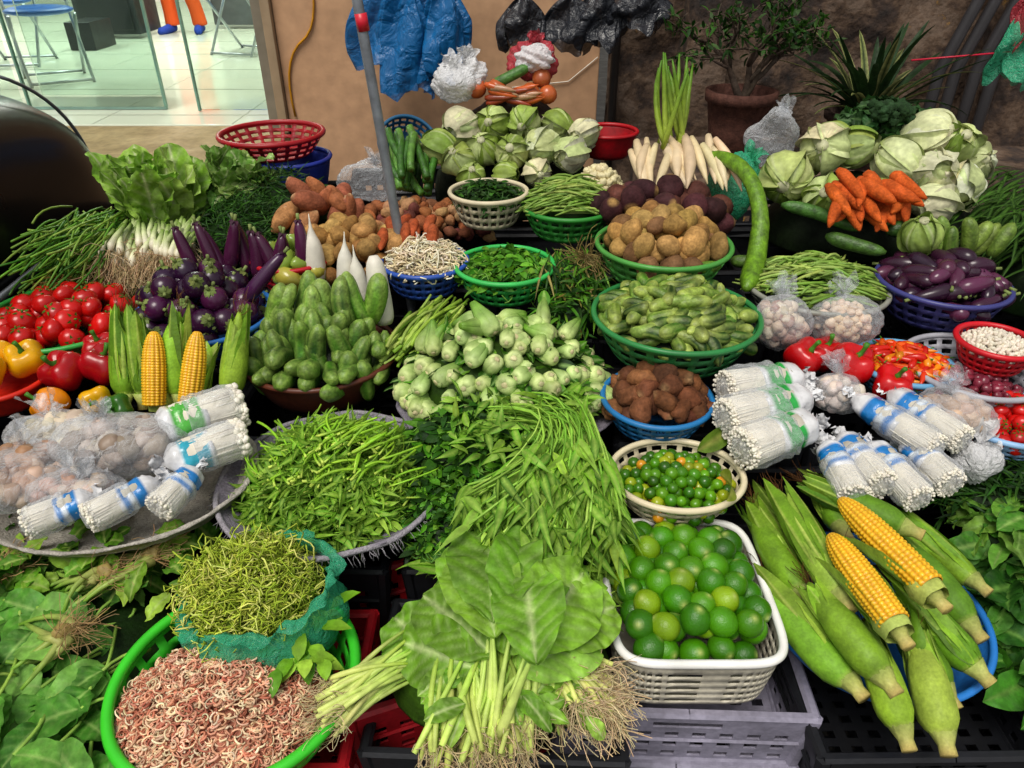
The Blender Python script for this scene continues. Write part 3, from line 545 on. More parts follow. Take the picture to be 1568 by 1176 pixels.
# --- cabbages
def cabbage(b,c,r,d,cols,elong=1.0,nl=7,stem=True):
    d=nz(d); rt=rotz(d); blob(b,c,(r*.86,r*.86,r*.86*elong),jc(pick(cols),.08),rt,.03,2,18,12)
    a0=rnd(0,6.28)
    for i in range(nl):
        a0+=2.4+rnd(-.2,.2); nT,nU=21,17; th=np.linspace(-1.15,1.15,nT); u=np.linspace(0.06,.97,nU); rr=r*(.88+.022*i)
        TH,U=np.meshgrid(th,u); ph=U*PI*.9; an=a0+TH*(1-.3*(U-.5)**2); e=abs(TH)/1.15; f1,f2,f3=R.uniform(0,6,3)
        fl=.16*np.clip((np.maximum(e,U)-.7)/.3,0,1)**2*(.4+i/nl)
        R_=rr*(1+fl+.024*np.sin(TH*5+U*4+f1)+.018*np.sin(TH*9-U*7+f2)+.01*np.sin(TH*17+U*13+f3)+.06*np.clip(e-.6,0,1)*np.sin(U*16+f3)+.04*np.clip(U-.75,0,1)*4*np.sin(TH*8+f1)*.5)
        V=np.stack([R_*np.sin(ph)*np.cos(an),R_*np.sin(ph)*np.sin(an),R_*np.cos(ph)*elong],-1)
        tl=np.array(Matrix.Rotation(rnd(-.25,.25),3,'X')@Matrix.Rotation(rnd(-.25,.25),3,'Y')); V=V@tl.T
        base=jc(pick(cols),.14); rib=np.clip(np.exp(-(TH/(.09*(1.2-U)))**2)+.35*np.exp(-(np.sin(TH/(U+.35)*6)/.22)**2)*(1-.7*U),0,1)*.6
        w=rib[...,None]; Cc=base*(1-w)+C('d4dca8')*w; Cc=Cc*(1-.2*(fl/.16))[...,None]
        b.add(V@rt.T+c,gq(nU,nT,False),Cc)
    if stem: tube(b,[c+d*r*elong*.8,c+d*r*elong*1.04],[r*.26,r*.24],C('c8c8a0'),10)
CA=[C('b0c070'),C('9cb050'),C('c0cc88'),C('849e40')]; CW=[C('dcdcb0'),C('c4d090'),C('e4e2c4'),C('d4dca4')]
def cdir(): return (rnd(-.6,.6),-.8,rnd(-.3,.9)) if R.rand()<.5 else (rnd(-1,1),rnd(.0,1),rnd(-.6,.3))
g=grp('cabbage_pile',(.04,2.55,.85)); b=B()
for x,y,z,r,e,w in((-.24,2.48,.87,.056,1,0),(-.17,2.4,.85,.052,1,0),(-.09,2.44,.875,.052,1,0),(.0,2.42,.87,.056,1,0),(-.17,2.55,.92,.058,1.2,1),(-.06,2.56,.93,.056,1,0),(.04,2.56,.93,.056,1,0),(.1,2.45,.88,.058,1.2,1),(.19,2.44,.86,.055,1.3,1),(.15,2.58,.92,.05,1.1,0),(.24,2.54,.90,.05,1.1,1),(-.02,2.35,.82,.04,1,0),(.08,2.36,.82,.045,1,1),(-.13,2.36,.81,.045,1,0)): cabbage(b,np.array([x,y,z]),r,cdir(),CW if w else CA,e)
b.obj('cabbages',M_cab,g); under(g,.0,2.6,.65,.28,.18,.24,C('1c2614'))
b=B()
for i in range(24):
    p=np.array([-.33+rnd(-.04,.08),2.36+rnd(-.05,.1),.79+rnd(-.05,.05)]); tube(b,bend(p,p+np.array([rnd(-.08,.04),.13,.08]),.01,6),.012,jc(pick([C('3a6a20'),C('5c8c34')])),8)
b.obj('luffas',M_cuke,g)
g=grp('cabbage_pile',(1.07,2.2,.9)); b=B()
for x,y,z,r,e,w in((.81,2.18,.86,.075,1,0),(.90,2.08,.83,.062,1,0),(.935,2.25,.925,.07,1,1),(1.03,2.26,.93,.058,1,0),(1.14,2.2,.90,.065,1,1),(1.23,2.15,.88,.062,1.25,1),(1.31,2.14,.85,.06,1.3,1),(1.20,2.05,.82,.055,1.2,1),(1.33,2.26,.93,.06,1.3,0),(1.25,2.28,.96,.06,1.2,1),(1.05,2.08,.82,.06,1,0),(1.40,2.25,.88,.05,1.4,1),(1.0,2.35,.92,.06,1,0)): cabbage(b,np.array([x,y,z]),r,cdir(),CW if w else CA,e,8)
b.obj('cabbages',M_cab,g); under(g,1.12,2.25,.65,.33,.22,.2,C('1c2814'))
g=grp('kohlrabi',(1.10,1.86,.8)); b=B(); cabbage(b,np.array([1.08,1.86,.80]),.05,(-.3,-.3,1),[C('8ca84c'),C('9cb45c')]); b.obj('kohlrabi_bulbs',M_cab,g)
g=grp('carrot_pile',(.98,1.98,.86)); b=B()
for i in range(24):
    c=np.array([.89+(i%6)*.035+rnd(-.02,.02),2.0-rnd(0,.06),.825+(i//6)*.022+rnd(-.01,.01)]); d=nz([rnd(-.7,.7),-.8,-.45+rnd(-.4,.3)])
    tube(b,bend(c-d*.055,c+d*.06,.006,9),.0195*rnd(.85,1.1)*np.array([.5,.95,1,.97,.93,.85,.72,.5,.15]),jc(C('cc5a1c'),.15),10)
b.obj('carrots',M_earth,g)
g=grp('broccoli_greens',(1.2,2.4,1.0)); heap(g,(1.17,2.4,.93),.16,.08,.10,190,.06,.045,[C('1c3c18'),C('2c5424'),C('3c6830')],m=4,wave=.08,nn=12,a=1.1,rib=C('5a7c48'),veins=5)
b=B()
for i in range(60): blob(b,(1.15+rnd(-.05,.05),2.34+rnd(-.04,.04),1.01+rnd(-.02,.02)),(.015,.015,.013),jc(C('24401f')),None,.15,5)
b.obj('broccoli_florets',M_earth,g)
g=grp('cauliflower',(.27,2.32,.83)); b=B()
for p,nm in dome(.27,2.28,.80,.07,.06,.06,.018): blob(b,p,np.ones(3)*.013,jc(C('d4c89c'),.06),None,.12,5)
b.obj('florets',M_pale,g)

# --- corn
def ear(b,butt,tip,r,k=56,n=110):
    butt=np.array(butt,float);tip=np.array(tip,float); P=bend(butt,tip,.004,n); s=np.linspace(0,1,n); prof=(np.clip(1-(s*.99)**5,0,1))**.5*(.92+.08*np.sin(s*3)); 
    T=nz(tip-butt); u=nz(np.cross(T,[.3,.2,1])); w=np.cross(T,u); th=np.linspace(0,2*PI,k,endpoint=False)
    kr=abs(np.sin(th*7))**.5; kz=abs(np.sin(s*PI*26))**.5; rr=r*prof[:,None]*(.86+.16*kr[None]*kz[:,None])
    V=P[:,None]+rr[...,None]*(np.cos(th)[None,:,None]*u+np.sin(th)[None,:,None]*w)
    g_=(kr[None]*kz[:,None])[...,None]; cv=(1+.1*np.sin(np.arange(n)[:,None]*2.1+np.floor(th*7/PI)[None]*5))[...,None]; Cc=(C('d08c10')*(1-g_)+C('f4c42c')*g_)*cv; b.add(V,gq(n,k),Cc)
def husk(bh,bs,butt,tip,r,peel=False,cols=None):
    butt=np.array(butt,float);tip=np.array(tip,float); d=nz(tip-butt); L=np.linalg.norm(tip-butt); cols=cols or [C('6e9422'),C('7ea62c'),C('5c841c'),C('94b440')]
    rt=rotz(d)
    if not peel:
        c0=jc(pick(cols),.25); tube(bh,bend(butt,tip,.012,14),r*np.array([.4,.75,.95,1,1,1,.98,.94,.87,.77,.64,.48,.3,.12]),np.array([C('b0b860')]+[c0]*13),22,lobes=11,la=.03)
        for i in range(9):
            a=i*.7+rnd(-.2,.2); o=rt@np.array([math.cos(a),math.sin(a),0]); leaf(bh,butt+o*r*.5,d+o*.2,o,L*rnd(.8,1.15),r*1.7,jc(pick(cols),.25),jc(C('a0b850')),.36,-.55,14,5,.02,.7,.6,tw=rnd(-.3,.3))
        if R.rand()<.6: o=rt[:,0]; leaf(bh,tip-d*L*.3+o*r*.7,d+o*.6,o,.08,.02,jc(pick(cols)),None,.9,-.3,8,2,.05,.6,.6,tw=1)
        for i in range(14): tube(bs,bend(tip-d*.01,tip+d*.035+R.normal(0,.014,3),.01,5),.0006,C('5a3818'),3)
    else:
        for i in range(9):
            a=i*.7+rnd(-.1,.1); o=rt@np.array([math.cos(a),math.sin(a),0])
            if o@np.array([0,-.45,.9])>.05: continue
            leaf(bh,butt+o*r*.6,d+o*.15,o,L*rnd(.7,.95),r*2.2,jc(pick(cols)),jc(C('b4c474')),.0,-.4,9,3,.02,.7,.5)
        tube(bh,[butt-d*.004,butt+d*.02,butt+d*.04],[r*.9,r*1.08,r*.9],jc(C('b4c460')),14,cap=False,lobes=5,la=.08)
    tube(bh,[butt-d*.028,butt-d*.012,butt+d*.01],[r*.42,r*.4,r*.7],np.array([C('c0ac64'),C('b0b060'),C('a8b860')]),9)
M_corn=mat('corn_kernel',.35,40,.85,1.1,.03,90,coat=.1)
g=grp('corn_pile',(.69,.98,.42)); basket(g,(.70,.985,.37),.205,C('2a78c8'),depth=.05,rb=.85,holes=False)
b=B();bh=B();bs=B()
for bt,tp in (((.686,.852,.575),(.62,1.07,.575)),((.612,.80,.55),(.575,.99,.56))): ear(b,bt,tp,.028)
husk(bh,bs,(.69,.84,.565),(.625,1.06,.565),.027,True); husk(bh,bs,(.616,.79,.54),(.58,.99,.55),.027,True)
H=[((.577,.897,.5),(.534,1.15,.53)),((.537,.947,.45),(.50,1.18,.47)),((.569,.782,.42),(.478,1.02,.44)),((.604,.762,.46),(.534,.94,.49)),((.62,.702,.41),(.615,.87,.46)),((.687,.70,.40),(.70,.87,.46)),((.792,.81,.42),(.70,.95,.48)),((.754,1.048,.52),(.60,1.19,.52)),((.878,.988,.44),(.79,1.17,.46)),((.66,.85,.47),(.62,1.0,.5)),((.75,.9,.46),(.72,1.07,.49)),((.83,.9,.42),(.76,1.09,.46)),((.73,.78,.4),(.69,.93,.45)),((.55,1.05,.45),(.52,1.22,.46)),((.66,1.1,.47),(.65,1.24,.48))]
for bt,tp in H: husk(bh,bs,bt,tp,rnd(.027,.032))
b.obj('corn_kernels',M_corn,g); bh.obj('husks',M_husk,g); bs.obj('silk',M_root,g)
g=grp('corn_bunch',(-.78,1.45,.58)); b=B();bh=B();bs=B()
for x,dx in((-.825,.005),(-.745,.025)): ear(b,(x,1.42,.555),(x+dx,1.50,.705),.0275); husk(bh,bs,(x,1.44,.53),(x+dx,1.53,.69),.027,True)
for x,dx in((-.91,.0),(-.785,.01),(-.665,.03),(-.87,-.01)): husk(bh,bs,(x,1.46,.55),(x+dx,1.55,.73),.030)
b.obj('corn_kernels',M_corn,g); bh.obj('husks',M_husk,g); bs.obj('silk',M_root,g)

# --- bell peppers
def pepper(b,bs,c,r,col,d=(0,0,1)):
    S=sph(32,18).copy(); ph=np.arccos(S[...,2]); th=np.arctan2(S[...,1],S[...,0]); k=1+.10*np.cos(th*4+rnd(0,6))*np.sin(ph)+.03*np.sin(th*3+rnd(0,6)+ph*2)
    V=S*k[...,None]; V[...,2]=V[...,2]*.98-.4*np.exp(-(ph/.45)**2)+.12*np.exp(-((PI-ph)/.4)**2); rt=rotz(d); b.add((V*r)@rt.T+np.array(c),gq(19,32),jc(col,.08))
    t=np.array(c)+rt@np.array([0,0,r*.5]); tube(bs,bend(t,t+rt@np.array([.1*r,.1*r,r*.75]),.006,5),[r*.22,r*.12,r*.1,r*.11,r*.13],C('3f7a20'),8)
g=grp('bell_pepper_pile',(-1.03,1.45,.58)); b=B();bs=B()
for c,r,cl,d in(((-1.06,1.50,.60),.05,'a80c14',(-.3,-.4,1)),((-.98,1.53,.6),.05,'a00a14',(.3,0,1)),((-1.05,1.40,.57),.042,'e0860a',(-.8,-.2,.6)),((-.955,1.42,.565),.035,'d09a0c',(.3,-.9,.5)),((-.90,1.40,.56),.034,'30601a',(0,-.8,.6)),((-1.02,1.60,.6),.045,'a80c14',(0,0,1))): pepper(b,bs,c,r,C(cl),d)
b.obj('bell_peppers',M_skin,g); bs.obj('stems',M_stem,g)
g=grp('orange_pepper_basket',(-1.21,1.5,.6)); basket(g,(-1.22,1.5,.58),.11,C('d0240f'),depth=.06,holes=False); b=B();bs=B()
for c in((-1.22,1.46,.62),(-1.17,1.54,.61),(-1.25,1.55,.61)): pepper(b,bs,c,.045,C('e0a40c'),(rnd(-.5,.5),-.4,1))
b.obj('yellow_peppers',M_skin,g); bs.obj('stems',M_stem,g)
g=grp('bell_pepper_pile',(.79,1.48,.62)); b=B();bs=B()
for c,r,d in(((.70,1.53,.62),.046,(.2,-.5,1)),((.80,1.50,.62),.05,(.2,-.3,1)),((.875,1.44,.6),.045,(0,-.3,1)),((.77,1.58,.60),.045,(0,0,1))): pepper(b,bs,c,r,C('b40a10'),d)
b.obj('bell_peppers',M_skin,g); bs.obj('stems',M_stem,g)
g=grp('chili_basket',(.93,1.52,.62)); basket(g,(.935,1.52,.61),.108,C('68a4cc'),depth=.06); under(g,.935,1.52,.58,.09,.09,.03,C('8a1408')); b=B();bs=B()
for p,nm in dome(.935,1.52,.605,.095,.095,.035,.02,fill=True):
    a=rnd(0,6.28); d=nz([math.cos(a),math.sin(a),rnd(-.2,.3)]); l=rnd(.045,.06); tube(b,bend(p-d*l/2,p+d*l/2,.006,7),.0085*np.array([.6,1,1,.9,.7,.45,.1]),jc(pick([C('c01806'),C('d8520c'),C('cc3006'),C('dc8414')]),.1),8); tube(bs,[p-d*l/2,p-d*(l/2+.015)],.0015,C('4c8a2c'),5)
b.obj('chilies',M_skin,g); bs.obj('stems',M_stem,g)
g=grp('garlic_basket',(1.08,1.47,.66)); basket(g,(1.08,1.49,.62),.15,C('a8a8b0'),depth=.07); basket(g,(1.12,1.5,.68),.085,C('c01420'),depth=.06,name='red_basket')
b=B()
for p,nm in dome(1.12,1.5,.665,.075,.075,.03,.011): blob(b,p,np.array([1,1,1.7])*.0048,jc(C('e0d6c4'),.08),None,.08,3,8,6)
b.obj('garlic_cloves',M_pale,g); b=B()
for p,nm in dome(1.05,1.45,.595,.11,.09,.02,.025): blob(b,p,np.array([1,1,1.2])*.011,jc(C('7a2838')),None,.1)
b.obj('shallots',M_skin,g)

# --- bags
def filmblob(b,c,s,amp=.12,tie=None,nu=56,nv=38):
    S=sph(nu,nv); f=1+amp*.35*sum(np.sin(S@R.normal(0,3,3)+rnd(0,6)) for _ in range(3))+amp*.2*sum(abs(np.sin(S@R.normal(0,8,3)+rnd(0,6))) for _ in range(4))
    V=S*f[...,None]*np.array(s)
    b.add(V+np.array(c),gq(nv+1,nu),C('ffffff'))
    if tie is not None:
        t=nz(tie); c2=np.array(c)+t*np.array(s)*.9
        for i in range(9): leaf(b,c2,t+R.normal(0,.5,3),R.normal(0,1,3),rnd(.04,.08),.03,C('ffffff'),None,.6,.5,9,3,.2,1.4,fr=2)
def foodbag(name,c,s,n,r,cols,sc_=(1,1,1.1),tie=(0,.5,1)):
    g=grp(name,c); b=B()
    for i in range(n):
        v=nz(R.normal(0,1,3))*R.rand()**.33*.86; p=np.array(c)+v*np.array(s); blob(b,p,np.array(sc_)*r*rnd(.8,1.15),jc(pick(cols),.1),None,.08,3,12,8,topcol=pick(cols)*.75,tp=.8)
    b.obj('contents',M_pale,g); b=B(); filmblob(b,c,[q*1.06 for q in s],.13,tie); b.obj('bag_film',F_clear,g); return g
foodbag('garlic_bag',(.663,1.63,.66),(.065,.055,.06),110,.014,[C('d0b49c'),C('dcc8b0'),C('a88070')])
foodbag('garlic_bag',(.823,1.64,.66),(.078,.06,.058),200,.011,[C('d8bc9c'),C('e4ccb0')])
foodbag('garlic_bag',(.75,1.43,.58),(.055,.045,.04),60,.014,[C('d8c8bc')])
foodbag('mushroom_bag',(.975,1.35,.58),(.07,.06,.05),60,.017,[C('b08c70'),C('c8a890')])
foodbag('mushroom_bag',(-.985,1.16,.56),(.095,.085,.05),80,.021,[C('b48c74'),C('a88060'),C('c8a890')])
foodbag('mushroom_bag',(-.80,1.23,.585),(.13,.075,.055),90,.021,[C('a49484'),C('bcac9c'),C('8a7868')],tie=(-.3,.3,1))
foodbag('mushroom_bag',(-.96,1.28,.565),(.11,.06,.045),50,.02,[C('c8b8a0'),C('d8cab0')],tie=(-.3,.3,1))
foodbag('garlic_bag',(-.86,1.12,.555),(.085,.05,.035),60,.014,[C('d0b8a4'),C('b89080')],tie=(.3,-.1,1))
WR={}
def enoki(name,head,tail,w,band,thick=.0012,n=230,split=.62):
    head=np.array(head,float);tail=np.array(tail,float); g=grp(name,head); d=nz(tail-head); L=np.linalg.norm(tail-head); rt=rotz(d,0); b=B()
    tube(b,[head+d*.002,head+d*.012,head+d*L*.3,head+d*L*.7],[w*.88,w*.99,w*.99,w*.95],C('e0d8c6'),20,flat=1,lobes=5,la=.03)
    for i in range(n):
        a=rnd(0,6.28);q=(R.rand()**.25)*w*.99; o=rt@np.array([q*math.cos(a),q*math.sin(a),0]); st=head+o*1.04+d*rnd(-.006,.012); P=bend(st,tail+o*.88-d*L*.25,.0015,4); tube(b,P,thick,jc(C('e6e0d0'),.04),4); blob(b,st,np.ones(3)*thick*rnd(1.8,3.2),jc(C('e8e2d2'),.05),None,.05,2,7,5)
    b.obj('enoki_stems',M_pale,g); b=B(); s=np.linspace(0,1,16); P=bez(head+d*L*.38,(head+tail)/2+d*L*.18,tail,16)
    cc=np.array([C('e0e0e2') if t<.08 else (C(band) if t<split else C('dcdcde')) for t in s]); 
    if band=='1a78c0': cc[4]=cc[5]=C('dce4ea')
    rj=w*np.array([1.02,1.06,1.08,1.06,1.07,1.07,1.03,1.06,1.04,1.02,.97,.95,.85,.65,.4,.12])*R.uniform(.95,1.06,16)
    tube(b,P,rj,cc,30,flat=.9,lobes=5,la=.05,tw=.35)
    for i in range(5): leaf(b,tail-d*.01,d+R.normal(0,.4,3),R.normal(0,1,3),.035,.03,C('dcdcde'),None,.5,.4,8,3,.25,1.4)
    if band not in WR: WR[band]=mat('printed_wrap_'+band,.22,30,.72,1.1,.8,70,coat=.5)
    b.obj('printed_wrap',WR[band],g)
    b=B(); P=bez(head-d*.012,(head+tail)/2,head+d*L*.6,10); tube(b,P,w*np.array([.5,1.14,1.22,1.2,1.18,1.17,1.16,1.15,1.13,1.1])*R.uniform(.96,1.08,10),C('ffffff'),34,flat=.95,lobes=7,la=.06,tw=.3); b.obj('clear_film',F_clear,g)
for h,t in (((.475,1.39,.615),(.67,1.44,.62)),((.455,1.30,.60),(.665,1.375,.61)),((.475,1.22,.58),(.65,1.30,.595))): enoki('enoki_mushroom_pack',h,t,.042,'1f9a3c',n=420,thick=.0013,split=.5)
for h,t in (((.87,1.22,.58),(.76,1.39,.6)),((.94,1.25,.58),(.85,1.41,.6)),((.675,1.12,.54),(.665,1.27,.56)),((.79,1.10,.55),(.745,1.25,.575)),((.73,1.13,.56),(.71,1.30,.56)),((.87,1.14,.555),(.84,1.28,.56))): enoki('enoki_mushroom_pack',h,t,.031,'1a78c0',n=300,thick=.0011)
for h,t in (((-.79,1.04,.555),(-.69,1.13,.57)),((-.90,1.03,.55),(-.80,1.09,.565)),((-.67,1.07,.555),(-.63,1.17,.57))): enoki('enoki_mushroom_pack',h,t,.028,'1a78c0',n=260)
enoki('enoki_mushroom_pack',(-.60,1.35,.60),(-.75,1.25,.605),.044,'4aa838',n=260,thick=.0026); enoki('enoki_mushroom_pack',(-.57,1.26,.58),(-.70,1.17,.58),.038,'2aa0b8',n=220,thick=.0026)
g=grp('white_carrier_bag',(1.0,1.27,.55)); b=B(); filmblob(b,(.99,1.26,.52),(.045,.035,.035),.35,(.3,.4,1)); b.obj('bag_film',F_white,g)
g=grp('mushroom_tray',(-.82,1.24,.52)); b=B(); revolve(b,[(.005,-.06),(.12,-.058),(.22,-.04),(.26,-.015),(.278,.01),(.284,.008)],72,(-.82,1.215,.50),C('b8b2a8'),rough=.0012,ry=.76,M=tiltm(2,-3)); b.obj('woven_tray',M_cloth,g,solid=.006)
def hangbag(name,c,w,h,fm,depth=.06):
    g=grp(name,c); b=B(); n=26;k=60; th=np.linspace(0,2*PI,k,endpoint=False); V=[]
    ph=R.uniform(0,6,6)
    for i in range(n):
        s=i/(n-1); r=w/2*(.25+.75*min(1,s*2.2)**.7)*(1-.25*max(0,s-.8)*5*.4); f=1+.12*np.sin(th*5+ph[0]+s*2)+.09*np.sin(th*9+ph[1]+s*4)+.05*np.sin(th*3+s*6+ph[2])+.05*np.sin(th*17+ph[4]-s*3)
        V.append(np.stack([c[0]+r*f*np.cos(th),c[1]+depth*(.4+.6*s)*f*np.sin(th)+.02*np.sin(s*7+ph[5]+3*np.cos(th)),np.full(k,c[2]-h*s)+(.025*np.sin(th*3+ph[3])+.012*np.sin(th*7))*s],1))
    b.add(np.array(V),gq(n,k),C('ffffff'))
    for sx in(-1,1): tube(b,bez((c[0]+sx*w*.12,c[1],c[2]-.01),(c[0]+sx*w*.2,c[1],c[2]+.06),(c[0]+sx*.01,c[1],c[2]+.12),6),.008,C('ffffff'),5,flat=.3)
    b.obj('bag_film',fm,g)
hangbag('blue_plastic_bag',(-.62,3.95,1.28),.30,.38,F_blue); hangbag('blue_plastic_bag',(-.40,3.93,1.32),.36,.46,F_blue); hangbag('blue_plastic_bag',(-.52,3.9,1.28),.26,.50,F_blue); hangbag('blue_plastic_bag',(-.33,3.88,1.25),.2,.40,F_blue)
for x,z,w in((.05,1.22,.2),(.25,1.22,.24),(.38,1.24,.22),(.55,1.25,.25)): hangbag('black_plastic_bag',(x,3.6,z),w,.2 if x<.5 else .14,F_black)
for x,z,f in((1.86,1.12,F_green),(1.98,1.16,F_black),(1.9,1.24,F_red),(2.05,1.1,F_black)): hangbag('hanging_plastic_bag',(x,2.95,z+.1),.17,.22,f)
g=grp('hanging_cord',(0,3.6,1.35)); b=B(); tube(b,bend((-.8,3.97,1.42),(.9,3.6,1.36),.01,10),.004,C('202020'),5); tube(b,[(1.6,2.95,1.36),(2.4,2.95,1.36)],.004,C('202020'),5); b.obj('cord',M_matte,g)
g=grp('mixed_produce_basket',(-.03,2.7,1.0)); b=B();b2=B(); DZ=-.09
for x,y,z in((-.12,2.66,1.11),(.1,2.68,1.14),(.06,2.64,1.10),(.12,2.66,1.09),(-.05,2.66,1.11)): blob(b,(x,y,z+DZ),np.ones(3)*.033,jc(C('b0562a'),.15),None,.03,2,14,10)
for i in range(14):
    c=np.array([.0+rnd(-.08,.08),2.62,1.09+DZ+rnd(-.02,.03)]); d=nz([1,-.3,rnd(-.3,.4)]); tube(b,bend(c-d*.05,c+d*.05,.006,7),.012*np.array([.6,1,1,.9,.8,.5,.1]),jc(pick([C('b85420'),C('a88060'),C('8a3820')])),8)
b.obj('onions_and_carrots',M_skin,g); tube(b2,bez((-.07,2.66,1.12+DZ),(.0,2.66,1.15+DZ),(.06,2.68,1.18+DZ),10),.018*np.array([.4,.9,1,1,1,1,1,1,.9,.4]),C('4c7c34'),10); b2.obj('green_gourd',M_cuke,g); under(g,0,2.72,.93+DZ,.18,.12,.15,C('3a2a20'))
b=B(); filmblob(b,(-.19,2.66,1.12+DZ),(.07,.05,.05),.35,(0,0,1)); filmblob(b,(-.14,2.7,1.15+DZ),(.05,.05,.04),.35,(0,0,1)); b.obj('white_bag',F_white,g)
b=B(); filmblob(b,(.07,2.74,1.18+DZ),(.07,.05,.05),.35,(0,0,1)); b.obj('red_bag',F_red,g); b=B(); filmblob(b,(.08,2.70,1.20+DZ),(.05,.04,.035),.35); b.obj('patterned_bag',F_white,g)
g=grp('clear_plastic_bag',(.84,2.42,.92)); b=B(); filmblob(b,(.83,2.40,.91),(.07,.05,.08),.25,(.2,0,1)); b.obj('bag_film',F_clear,g)
g=grp('green_plastic_bag',(.66,2.25,.82)); b=B(); filmblob(b,(.69,2.24,.81),(.07,.06,.08),.3,(.3,0,1)); b.obj('bag_film',F_green,g)
g=grp('clear_plastic_bag',(-.5,2.46,.8)); b=B(); filmblob(b,(-.47,2.46,.76),(.09,.07,.06),.3,(.2,0,1)); b.obj('bag_film',F_clear,g)
g=grp('red_colander',(-.84,2.67,.88)); basket(g,(-.845,2.67,.87),.178,C('980c18'),depth=.07,rb=.7,rim=.009)
g=grp('blue_tub',(-.8,2.66,.8)); basket(g,(-.79,2.66,.79),.14,C('20308c'),depth=.14,rb=.75,holes=False,rim=.008)
g=grp('blue_colander',(-.4,3.05,.75)); basket(g,(-.41,3.0,.75),.12,C('22587c'),depth=.09,M=tiltm(48,20))
g=grp('red_bowl',(.38,2.65,.9)); basket(g,(.33,2.62,.89),.10,C('a80c18'),depth=.08,holes=False)
crates(-.82,2.66,.65,'black',0,3); crates(-.42,3.03,.60,'black',5,3)

# ---------------------------------------------------------------- setting
def box(b,x0,x1,y0,y1,z0,z1,col,n=1):
    c=[(x0,y0,z0),(x1,y0,z0),(x1,y1,z0),(x0,y1,z0),(x0,y0,z1),(x1,y0,z1),(x1,y1,z1),(x0,y1,z1)]
    b.add(np.array(c,float),np.array([[0,3,2,1],[4,5,6,7],[0,1,5,4],[1,2,6,5],[2,3,7,6],[3,0,4,7]]),col)
def boxo(name,args,m,par=None,bev=.006):
    b=B()
    for a in args: box(b,*a)
    o=b.obj(name,m,par,smooth=False)
    if bev: md=o.modifiers.new('b','BEVEL'); md.width=bev; md.segments=2
    return o
b=B(); X=np.array([[-150,-150,0],[150,-150,0],[150,150,0],[-150,150,0]],float); b.add(X,np.array([[0,1,2,3]]),C('3a3834')); b.obj('ground',mat('asphalt',.9,6,.7,1.2,.6,200,ns2=60,lo2=.75))
g=grp('shop_building',(-3,6,0))
BE=C('c69c78')
boxo('front_wall',[(-1.22,.46,4.2,4.4,0,3.2,BE)],M_wall,g)
boxo('door_jamb',[(-1.27,-1.222,4.16,4.36,.52,3.2,C('9a8468')),(-1.33,-1.272,4.2,4.3,.52,3.2,C('7c7464'))],M_matte,g,.004)
boxo('lintel',[(-8,-1.222,4.2,4.4,2.9,3.2,BE)],M_wall,g)
boxo('shop_floor',[(-8,-.5,4.36,12,.3,.52,C('d2d8c4'))],M_floor,g)
boxo('stone_step',[(-8,-1.23,3.55,4.355,.0,.515,C('9c8860'))],mat('step_stone',.7,5,.75,1.15,.4,40,ns2=30,lo2=.8),g,.01)
boxo('interior_walls',[(-8,-.5,12,12.1,.52,3.2,C('d8d8d0')),(-8.1,-8,4.4,12,.52,3.2,C('d8d8d0')),(-.6,-.5,4.42,12,.52,3.2,C('d8d8d0')),(-8,-.5,4.42,12,3.2,3.3,C('e0e0dc'))],M_matte,g,0)
b=B()
for i in range(10): box(b,-8+i*.8-.003,-8+i*.8+.003,4.37,11.9,.5202,.5215,C('a4ab9c'))
for i in range(10): box(b,-7.9,-.62,4.6+i*.8-.003,4.6+i*.8+.003,.5217,.523,C('a4ab9c'))
b.obj('tile_joints',M_matte,g,smooth=False)
b=B()
for x0,x1,y in((-4.6,-3.0,4.75),(-2.96,-2.12,4.75),(-1.9,-1.34,4.7),(-3.1,-2.3,5.15)): box(b,x0,x1,y,y+.012,.53,2.9,C('ffffff'))
b.obj('glass_doors',M_glass,g,smooth=False)
boxo('door_rails',[(-4.6,-3.0,4.745,4.768,.523,.535,C('7c9c90')),(-2.96,-2.12,4.745,4.768,.523,.535,C('7c9c90')),(-2.13,-2.118,4.744,4.77,.536,2.9,C('6c9484')),(-2.965,-2.955,4.744,4.77,.536,2.9,C('6c9484')),(-1.905,-1.895,4.69,4.72,.524,2.9,C('6c9484'))],M_plast,g,0)
boxo('ceiling_lamp_panels',[(-6,-5,6,9,3.17,3.199,C('ffffff')),(-3.4,-2.4,6,9,3.17,3.199,C('ffffff'))],emis('lamp_panel',3),g,0)
for x in(-5.5,-2.9):
    l=bpy.data.lights.new('shop_ceiling_light','AREA'); l.shape='RECTANGLE'; l.size=1; l.size_y=3; l.energy=140; l.color=(1,.99,.91); o=bpy.data.objects.new('shop_ceiling_light',l); o.location=(x,7.5,3.15); sc.collection.objects.link(o)
